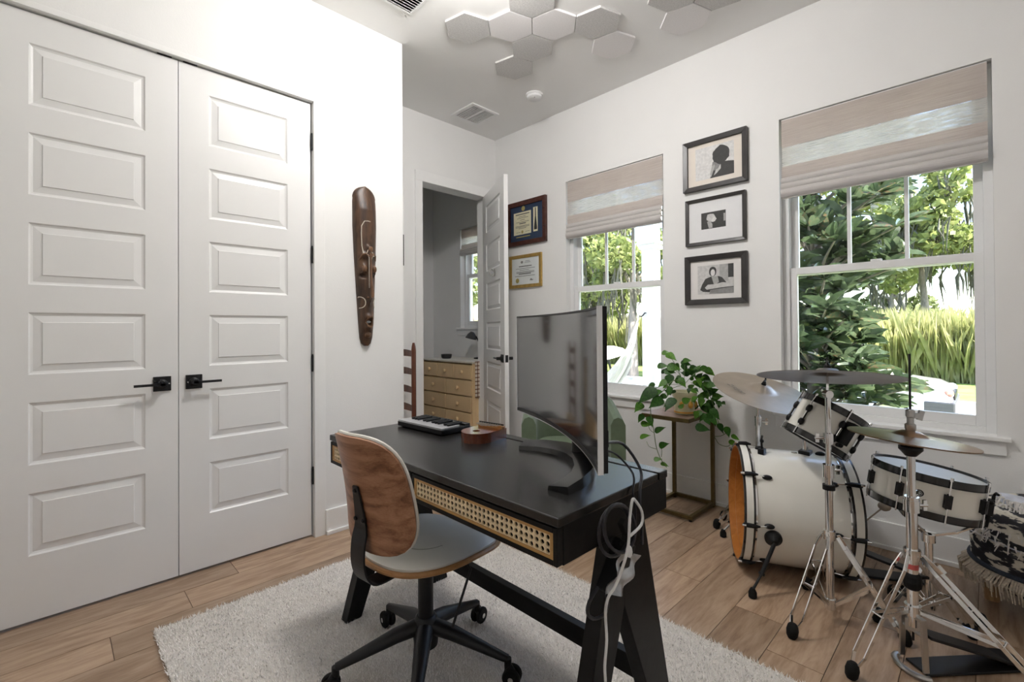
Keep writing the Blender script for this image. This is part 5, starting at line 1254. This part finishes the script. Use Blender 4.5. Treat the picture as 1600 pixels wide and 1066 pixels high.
obj('tufts', mb, plain('white tufts', (.72,.69,.66), .95, var=.1, scale=80), th_, kind='stuff')
# ------------------------------------------------------------------ outdoors
GZ = -.85
def ground_mat(name, stops, sc, rough=.95):
    m, nt, b, out = newmat(name); mp = coords(nt); n = N(nt, 'TexNoise'); n.inputs['Scale'].default_value = sc; n.inputs['Detail'].default_value = 6; L(nt, mp.outputs[0], n.inputs[0])
    r = ramp(nt, stops); L(nt, n.outputs[0], r.inputs[0]); L(nt, r.outputs[0], b.inputs['Base Color']); b.inputs['Roughness'].default_value = rough; return m
M_lawn = ground_mat('lawn', [(.3,(.10,.17,.035)),(.5,(.20,.28,.06)),(.75,(.34,.38,.11))], 1.6)
M_road = ground_mat('road', [(.3,(.36,.35,.33)),(.7,(.48,.46,.44))], 4)
M_curb = ground_mat('concrete', [(.3,(.50,.48,.45)),(.7,(.62,.60,.56))], 6)
struct('ground', MB().box(XW+WT, 90, -60, 90, GZ-.3, GZ), M_lawn)
struct('road', MB().box(11.0, 16.2, -60, 90, GZ-.02, GZ+.012), M_road)
struct('sidewalk', MB().box(8.6, 9.8, -60, 90, GZ-.02, GZ+.02), M_curb)
struct('curb_far', MB().box(16.2, 16.45, -60, 90, GZ-.02, GZ+.12), M_curb)
struct('roof_eave', MB().box(XW+WT, XW+WT+.55, -3, 6, 3.05, 3.2), M_trim)
M_deck = wood('porch boards', [(.2,(.45,.42,.38)),(.8,(.62,.59,.55))], (1,8,8), .7)
struct('porch_floor', MB().box(XW+WT+.002, 5.85, 2.62, 8.5, GZ-.01, -.10), M_deck)
M_pw = plain('porch white', (.83,.83,.82), .5, var=.01)
pc = thing('porch_column', 'square white porch column holding the hammock outside the window by the diplomas', 'column', (5.588, 3.08, -.10))
obj('shaft', MB().box(5.5, 5.675, 2.994, 3.167, -.10, 2.55), M_pw, pc, bevel=.004)
obj('capital', MB().box(5.475, 5.70, 2.969, 3.192, 2.20, 2.26).box(5.455, 5.72, 2.949, 3.212, 2.26, 2.30), M_pw, pc, bevel=.004)
obj('base_block', MB().box(5.47, 5.705, 2.964, 3.197, -.10, .08), M_pw, pc, bevel=.004)
bm_ = obj('porch_beam', MB().box(5.49, 5.69, 2.92, 8.4, 2.55, 2.78), M_pw, bevel=.004); tag(bm_, 'long white porch beam resting on the porch columns', 'beam')
pc2 = thing('porch_column', 'square white porch column at the far end of the hammock', 'column', (5.588, 5.2, -.10))
obj('shaft', MB().box(5.5, 5.675, 5.11, 5.285, -.10, 2.55), M_pw, pc2, bevel=.004)
hm = thing('hammock', 'white fringed cloth hammock hung from the porch column', 'hammock', (5.3, 4.0, .1))
A_, B_ = Vector((5.46,3.185,1.335)), Vector((5.20,5.0,1.40))
obj('hook', MB().tube([(5.505,3.11,1.37),(5.47,3.11,1.37),(5.455,3.12,1.345),(5.455,3.15,1.325),(5.46,3.18,1.335)], .008, 8), M_black, pc, smooth=True)
M_ham = plain('hammock cloth', (.80,.79,.78), .9, var=.05, scale=14, bump=.3, bscale=60)
def hamp(u, v):
    s = .05+.90*u; w_ = 2*v-1; wd = .62*math.sin(PI*s)**.75
    c_ = A_.lerp(B_, s); sag = 1.30*math.sin(PI*s)**.62
    return (c_.x+w_*wd*.55-.02, c_.y, c_.z-sag+.22*w_*w_*math.sin(PI*s)+.010*math.sin(v*46)*(1-.6*math.sin(PI*s)))
obj('cloth', MB().grid(hamp, 40, 40), M_ham, hm, smooth=True)
for v in (0, .2, .4, .6, .8, 1):
    for e, P0 in ((0, A_), (1, B_)): obj('rope', MB().tube([P0, hamp(e, v)], .005, 6), M_ham, hm)
mb = MB()
for k_ in range(160):
    for v in (0, 1): p_ = Vector(hamp(.05+.9*k_/160, v)); mb.tube([p_, p_+Vector((0,0,-.13))], [.006,.003], 4)
obj('fringe', mb, M_ham, hm, kind='stuff')
gp = thing('garden_umbrella', 'small white umbrella on a thin leaning dark pole on the lawn', 'umbrella', (7.6, 5.1, GZ))
gb = atz(958, 612, GZ+.0); gb = atd(958, 590, 8.2); gt_ = atd(946, 547, 8.2)
obj('pole', MB().tube([gb+(gb-gt_)*1.6, gt_], .022, 8), M_black, gp, smooth=True)
obj('canopy', MB().lathe([(.36,-.13),(.30,-.05),(.16,.03),(.01,.07)], 16, frame_to(gt_, gt_-gb)), M_pw, gp, smooth=True)
# ---- leaf clouds
def cloud_mesh(name, blobs, n, size, mat, seed=1, flat=.5, aspect=.55):
    rs = np.random.RandomState(seed); wts = np.array([b[3]*b[4]*b[5] for b in blobs]); idx = rs.choice(len(blobs), n, p=wts/wts.sum())
    c = np.array([b[:3] for b in blobs])[idx]; R_ = np.array([b[3:6] for b in blobs])[idx]
    d = rs.normal(size=(n, 3)); d /= np.linalg.norm(d, axis=1)[:, None]; rad = rs.uniform(.35, 1, n)**.5
    p = c+d*R_*rad[:, None]
    t = rs.normal(size=(n, 3)); t /= np.linalg.norm(t, axis=1)[:, None]; q = rs.normal(size=(n, 3)); q -= (q*t).sum(1)[:, None]*t; q /= np.linalg.norm(q, axis=1)[:, None]
    s = size*rs.uniform(.6, 1.3, n)[:, None]; V = np.empty((n, 4, 3))
    V[:,0] = p-t*s*.5; V[:,1] = p+q*s*aspect*.5; V[:,2] = p+t*s*.5; V[:,3] = p-q*s*aspect*.5
    me = bpy.data.meshes.new(name); me.vertices.add(n*4); me.vertices.foreach_set('co', V.reshape(-1)); me.loops.add(n*4); me.loops.foreach_set('vertex_index', np.arange(n*4, dtype=np.int32))
    me.polygons.add(n); me.polygons.foreach_set('loop_start', np.arange(0, n*4, 4, dtype=np.int32)); me.polygons.foreach_set('loop_total', np.full(n, 4, dtype=np.int32)); me.update(); me.validate(); me.materials.append(mat); return me
M_oak = leafmat('oak leaves', [(.25,(.13,.18,.05)),(.5,(.25,.30,.10)),(.75,(.42,.44,.19))], .5, .45, rnd=False)
M_oakd = leafmat('dark oak leaves', [(.25,(.09,.125,.045)),(.5,(.18,.22,.085)),(.75,(.30,.33,.15))], .5, .35, rnd=False)
M_moss = plain('grey moss', (.10,.10,.075), .95, var=.3, scale=5)
M_bark = wood('bark', [(.2,(.14,.12,.10)),(.6,(.28,.25,.21)),(.9,(.42,.38,.33))], (4,4,.8), .9, fine=12, bump=.6)
def tree(label, base, h, lean, crown, n, mat, seed, moss=False, size=.34, fork=.35, r0=.24, low=.44):
    random.seed(seed); t = thing('oak_tree', label, 'tree', base); b = Vector(base); top = b+Vector((lean[0], lean[1], h)); f_ = b.lerp(top, fork)+Vector((0,0,.1))
    obj('trunk', MB().tube(sm([b-Vector((0,0,.2)), b.lerp(f_,.5)+Vector((random.uniform(-.1,.1),random.uniform(-.1,.1),0)), f_, top], 4), [r0*(1-.7*i/12) for i in range(13)], 10), M_bark, t, smooth=True)
    blobs = []
    for k in range(crown[1]):
        a = random.uniform(0, 2*PI); rr = crown[0]*random.uniform(.3,1); e = b.lerp(top, random.uniform(low,1))+Vector((rr*math.cos(a), rr*math.sin(a), random.uniform(-.3,1.2)))
        blobs.append((e.x, e.y, e.z, crown[0]*random.uniform(.30,.5), crown[0]*random.uniform(.30,.5), crown[0]*random.uniform(.2,.36)))
        if k % 2 == 0: obj('branch', MB().tube(sm([f_.lerp(top, random.uniform(0,.5)), f_.lerp(e,.5)+Vector((0,0,.4)), e], 4), [r0*.42*(1-.8*i/8) for i in range(9)], 7), M_bark, t, smooth=True)
    obj('foliage', cloud_mesh('foliage', blobs, n, size, mat, seed), None, t, kind='stuff')
    if moss:
        mb = MB()
        for k in range(60):
            q = random.choice(blobs); x0, y0, z0 = q[0]+random.uniform(-1,1)*q[3], q[1]+random.uniform(-1,1)*q[4], q[2]-q[5]*.6
            for j in range(3): mb.tube([(x0+random.uniform(-.2,.2), y0+random.uniform(-.2,.2), z0), (x0+random.uniform(-.2,.2), y0+random.uniform(-.2,.2), z0-random.uniform(.3,.8)), (x0+random.uniform(-.1,.1), y0+random.uniform(-.1,.1), z0-random.uniform(.9,1.9))], [.02,.045,.005], 4)
        obj('moss', mb, M_moss, t, kind='stuff')
    return t
tree('forked oak with a thick pale trunk beyond the porch hammock', (16.6, 10.0, GZ), 7, (1.2,.6), (2.1,16), 4600, M_oak, 11, True, .28, .42, .26)
tree('bushy yellow green oak set back beyond the porch hammock', (20.6, 14.6, GZ), 6.5, (0,-.4), (2.0,15), 4400, M_oak, 12, True, .30)
tree('oak with a leaning pale trunk across the road from the parked car', (28.3, 1.7, GZ), 9.5, (.6,.9), (2.4,18), 5200, M_oak, 14, True, .36, .45, .22)
tree('broad yellow green oak overhanging the road', (18.6, 5.0, GZ), 7.5, (0,-.4), (2.2,16), 5000, M_oak, 15, False, .28)
tree('oak seen through the window beyond the doorway', (17, 20.5, GZ), 7.5, (0,0), (2.8,14), 4200, M_oak, 18, False, .34)
far_l = ['low bushy tree at the far right end of the thicket', 'low bushy tree behind the oak with the leaning trunk', 'low bushy tree left of the leaning oak', 'low bushy tree far behind the porch column', 'low bushy tree far behind the hammock', 'low bushy tree far left of the hammock', 'low bushy tree beyond the doorway window']
for i_ in range(1, 7):
    tree(far_l[i_], (31+(i_ % 2)*6.5, -1.5+5.6*i_, GZ), 8.5, (0,.2), (2.5,20), 4600, M_oakd if i_ % 2 else M_oak, 40+i_, False, .50, .2, .24, .10)
# tall grass thicket
M_reed = leafmat('tall grass', [(.3,(.30,.33,.12)),(.5,(.42,.43,.19)),(.72,(.55,.52,.28))], .8, .55, rnd=False)
def reeds(name, x0, x1, y0, y1, n, h, seed):
    rs = np.random.RandomState(seed); X_ = rs.uniform(x0, x1, n); Y_ = rs.uniform(y0, y1, n); Hh = rs.uniform(.55, 1.1, n)*h; a = rs.uniform(0, 2*PI, n); w = rs.uniform(.014,.034, n); le = rs.uniform(.1,.9, n)
    V = np.empty((n, 4, 3)); dx, dy = np.cos(a), np.sin(a); z0 = np.full(n, GZ)
    V[:,0] = np.stack([X_-dy*w, Y_+dx*w, z0], 1); V[:,1] = np.stack([X_+dy*w, Y_-dx*w, z0], 1)
    V[:,2] = np.stack([X_+dx*le*.35+dy*w, Y_+dy*le*.35-dx*w, z0+Hh*.62], 1); V[:,3] = np.stack([X_+dx*le, Y_+dy*le, z0+Hh], 1)
    me = bpy.data.meshes.new(name); me.vertices.add(n*4); me.vertices.foreach_set('co', V.reshape(-1)); me.loops.add(n*4); me.loops.foreach_set('vertex_index', np.arange(n*4, dtype=np.int32))
    me.polygons.add(n); me.polygons.foreach_set('loop_start', np.arange(0, n*4, 4, dtype=np.int32)); me.polygons.foreach_set('loop_total', np.full(n, 4, dtype=np.int32)); me.update(); me.validate(); me.materials.append(M_reed)
    o = obj(name, me, None, kind='stuff'); tag(o, 'dense yellow green tall grass growing along the far side of the lawn', 'tall grass')
reeds('tall_grass', 22.8, 26.5, -12, 44, 48000, 2.6, 5)
# ---- magnolia close to the window
M_mag = leafmat('magnolia leaf', [(.12,(.035,.055,.03)),(.45,(.065,.10,.05)),(.76,(.11,.15,.08)),(.90,(.20,.13,.075)),(1,(.28,.18,.10))], .18, .3)
mg = thing('magnolia_tree', 'dark glossy magnolia right outside the drum kit window', 'tree', (5.25, 1.16, GZ))
def mag_leaf():
    rows = [(0,.02),(.15,.12),(.35,.19),(.6,.20),(.8,.13),(.93,.05),(1,0)]; vs = []
    for (t, w_) in rows: vs += [(t,-w_,.05+.35*w_-.25*(t-.3)**2), (t,0,-.25*(t-.3)**2), (t,w_,.05+.35*w_-.25*(t-.3)**2)]
    return MB().add(vs, [(3*i+j, 3*i+j+1, 3*i+4+j, 3*i+3+j) for i in range(6) for j in (0,1)]).mesh('leaf', M_mag, True)
ML = mag_leaf(); random.seed(21)
trunk_t = Vector((5.25,1.16,3.4))
obj('trunk', MB().tube(sm([(5.25,1.16,GZ-.1),(5.23,1.18,.6),(5.27,1.14,1.8),trunk_t], 4), [.075-.0045*i for i in range(13)], 10), M_bark, mg, smooth=True)
tips = []
for k_ in range(120):
    z_ = random.uniform(-.65, 3.2); a = random.uniform(0, 2*PI); rr = random.uniform(.30, 1.0)*(1.0 if z_ < 2.2 else .85)
    if math.sin(a) > .55 and rr > .85: rr *= .8
    s_ = Vector((5.25,1.16,max(GZ+.3, z_-.35))); e = Vector((5.25+rr*.9*math.cos(a), 1.16+rr*.78*math.sin(a), z_))
    if e.x < 4.15: e.x = 4.15
    if e.y > 2.75: e.y = 2.75
    obj('branch', MB().tube(sm([s_, s_.lerp(e,.5)+Vector((0,0,.05)), e], 3), [.020,.018,.016,.013,.011,.009,.007], 6), M_bark, mg, smooth=True)
    tips.append((e, (e-s_).normalized()))
    for q in (.55, .78): tips.append((s_.lerp(e, q)+Vector((random.uniform(-.1,.1),random.uniform(-.1,.1),.06)), (e-s_).normalized()))
lf = []
for (e, d) in tips:
    for j in range(9):
        a = random.uniform(0, 2*PI); t = (d*random.uniform(.1,.9)+Vector((math.cos(a), math.sin(a), random.uniform(-.35,.7)))*.9).normalized()
        n_ = (Vector((-.35,-.2,.7))+Vector((random.uniform(-.9,.9),random.uniform(-.9,.9),random.uniform(-.4,.4)))); n_ = (n_-t*n_.dot(t)).normalized(); y_ = n_.cross(t); s_ = random.uniform(.15,.27)
        lf.append((e.x, Matrix(((t.x*s_,y_.x*s_,n_.x*s_,e.x),(t.y*s_,y_.y*s_,n_.y*s_,e.y),(t.z*s_,y_.z*s_,n_.z*s_,e.z),(0,0,0,1)))))
def vis(m):
    p_ = m.translation - Vector((0,0,CAM_H)); w_ = p_.dot(_F); u_ = CX+FPX*p_.dot(_R)/w_; v_ = CY-FPX*p_.dot(_U)/w_
    return (1235 < u_ < 1545 and 250 < v_ < 670)
lf.sort(key=lambda t: (0 if vis(t[1]) else 1, t[0]))
for _, m_ in lf[:300]:
    o = obj('leaf', ML, None, mg); o.matrix_basis = m_
mb = MB(); base_v = [v.co.copy() for v in ML.vertices]; base_f = [tuple(p.vertices) for p in ML.polygons]
for _, m_ in lf[300:]: mb.add(base_v, base_f, m_)
obj('foliage', mb, M_mag, mg, kind='stuff')
# ---- parked white car
M_car = plain('white car paint', (.80,.80,.82), .12, var=.01, coat=1)
M_cglass = plain('dark car glass', (.02,.024,.03), .06, var=.05, spec=.8)
M_lens = plain('headlight lens', (.30,.15,.11), .12, var=.2, scale=8)
cx0, cyf = 11.9, .46
car = thing('parked_car', 'white car parked on the road behind the magnolia', 'car', (cx0+.9, cyf+2.2, GZ))
# side profile in (length from the nose, height); nose points to -Y
prof = [(.02,.30),(.0,.55),(.06,.80),(.25,.90),(.75,.97),(1.15,1.03),(1.75,1.50),(2.4,1.62),(3.3,1.58),(4.0,1.22),(4.35,1.12),(4.42,.8),(4.40,.34)]
low = [(3.95,.30),(3.85,.52),(3.6,.62),(3.35,.52),(3.25,.28),(1.25,.28),(1.15,.52),(.9,.62),(.65,.52),(.55,.28)]
pl = prof+low; n = len(pl); vs = []; fs = []
secs = [(0,.30),(.10,.06),(.45,0),(1.37,0),(1.72,.06),(1.82,.30)]
for (xo, ins) in secs:
    for (l_, h_) in pl:
        k_ = ins*(.25 if h_ < 1.04 else 1.0); hh = h_-(.0 if h_ < .7 else ins*.35); ll = l_+(k_*.5 if l_ < 1 else (-k_*.5 if l_ > 4 else 0))
        off = xo if h_ <= 1.06 else (.91+(xo-.91)*.80)
        vs.append((cx0+off, cyf+ll, GZ+.012+hh))
for i in range(len(secs)-1):
    for j in range(n): fs.append((i*n+j, i*n+(j+1)%n, (i+1)*n+(j+1)%n, (i+1)*n+j))
fs += [tuple(range(n-1,-1,-1)), tuple((len(secs)-1)*n+j for j in range(n))]
obj('body', MB().add(vs, fs), M_car, car, smooth=True)
obj('side_window', MB().add([(cx0+.075,cyf+1.45,GZ+1.08),(cx0+.06,cyf+3.75,GZ+1.12),(cx0+.165,cyf+3.25,GZ+1.48),(cx0+.165,cyf+1.95,GZ+1.48)], [(0,1,2,3)]), M_cglass, car)
obj('windscreen', MB().add([(cx0+.25,cyf+1.20,GZ+1.09),(cx0+1.57,cyf+1.20,GZ+1.09),(cx0+1.50,cyf+1.72,GZ+1.50),(cx0+.32,cyf+1.72,GZ+1.50)], [(0,1,2,3)]), M_cglass, car)
obj('grille', MB().box(cx0+.45, cx0+1.37, cyf-.012, cyf+.05, GZ+.45, GZ+.74), M_blackpl, car, bevel=.02)
for xx in (.06, 1.46): obj('headlight', MB().ball((cx0+xx+.15, cyf+.09, GZ+.74), (.19,.10,.09), 14, 8), M_lens if xx < 1 else M_sil, car, smooth=True)
obj('bumper', MB().box(cx0-.012, cx0+1.83, cyf-.03, cyf+.42, GZ+.24, GZ+.60), plain('dark bumper', (.08,.08,.085), .4), car, bevel=.03)
for (l_, xx) in ((.9,.02),(3.6,.02),(.9,1.62),(3.6,1.62)):
    wl = obj('wheel', MB().lathe([(.20,0),(.31,.0),(.335,.03),(.335,.15),(.31,.18),(.20,.18)], 28, frame_to((cx0+xx, cyf+l_, GZ+.345), (1,0,0))), M_rubber, car, smooth=True)
    obj('hubcap', MB().lathe([(.21,-.004),(.20,.02),(.05,.005),(.01,.0)], 20, frame_to((cx0+xx+(.0 if xx < 1 else .18), cyf+l_, GZ+.345), (1 if xx < 1 else -1,0,0))), M_steel, wl, smooth=True)
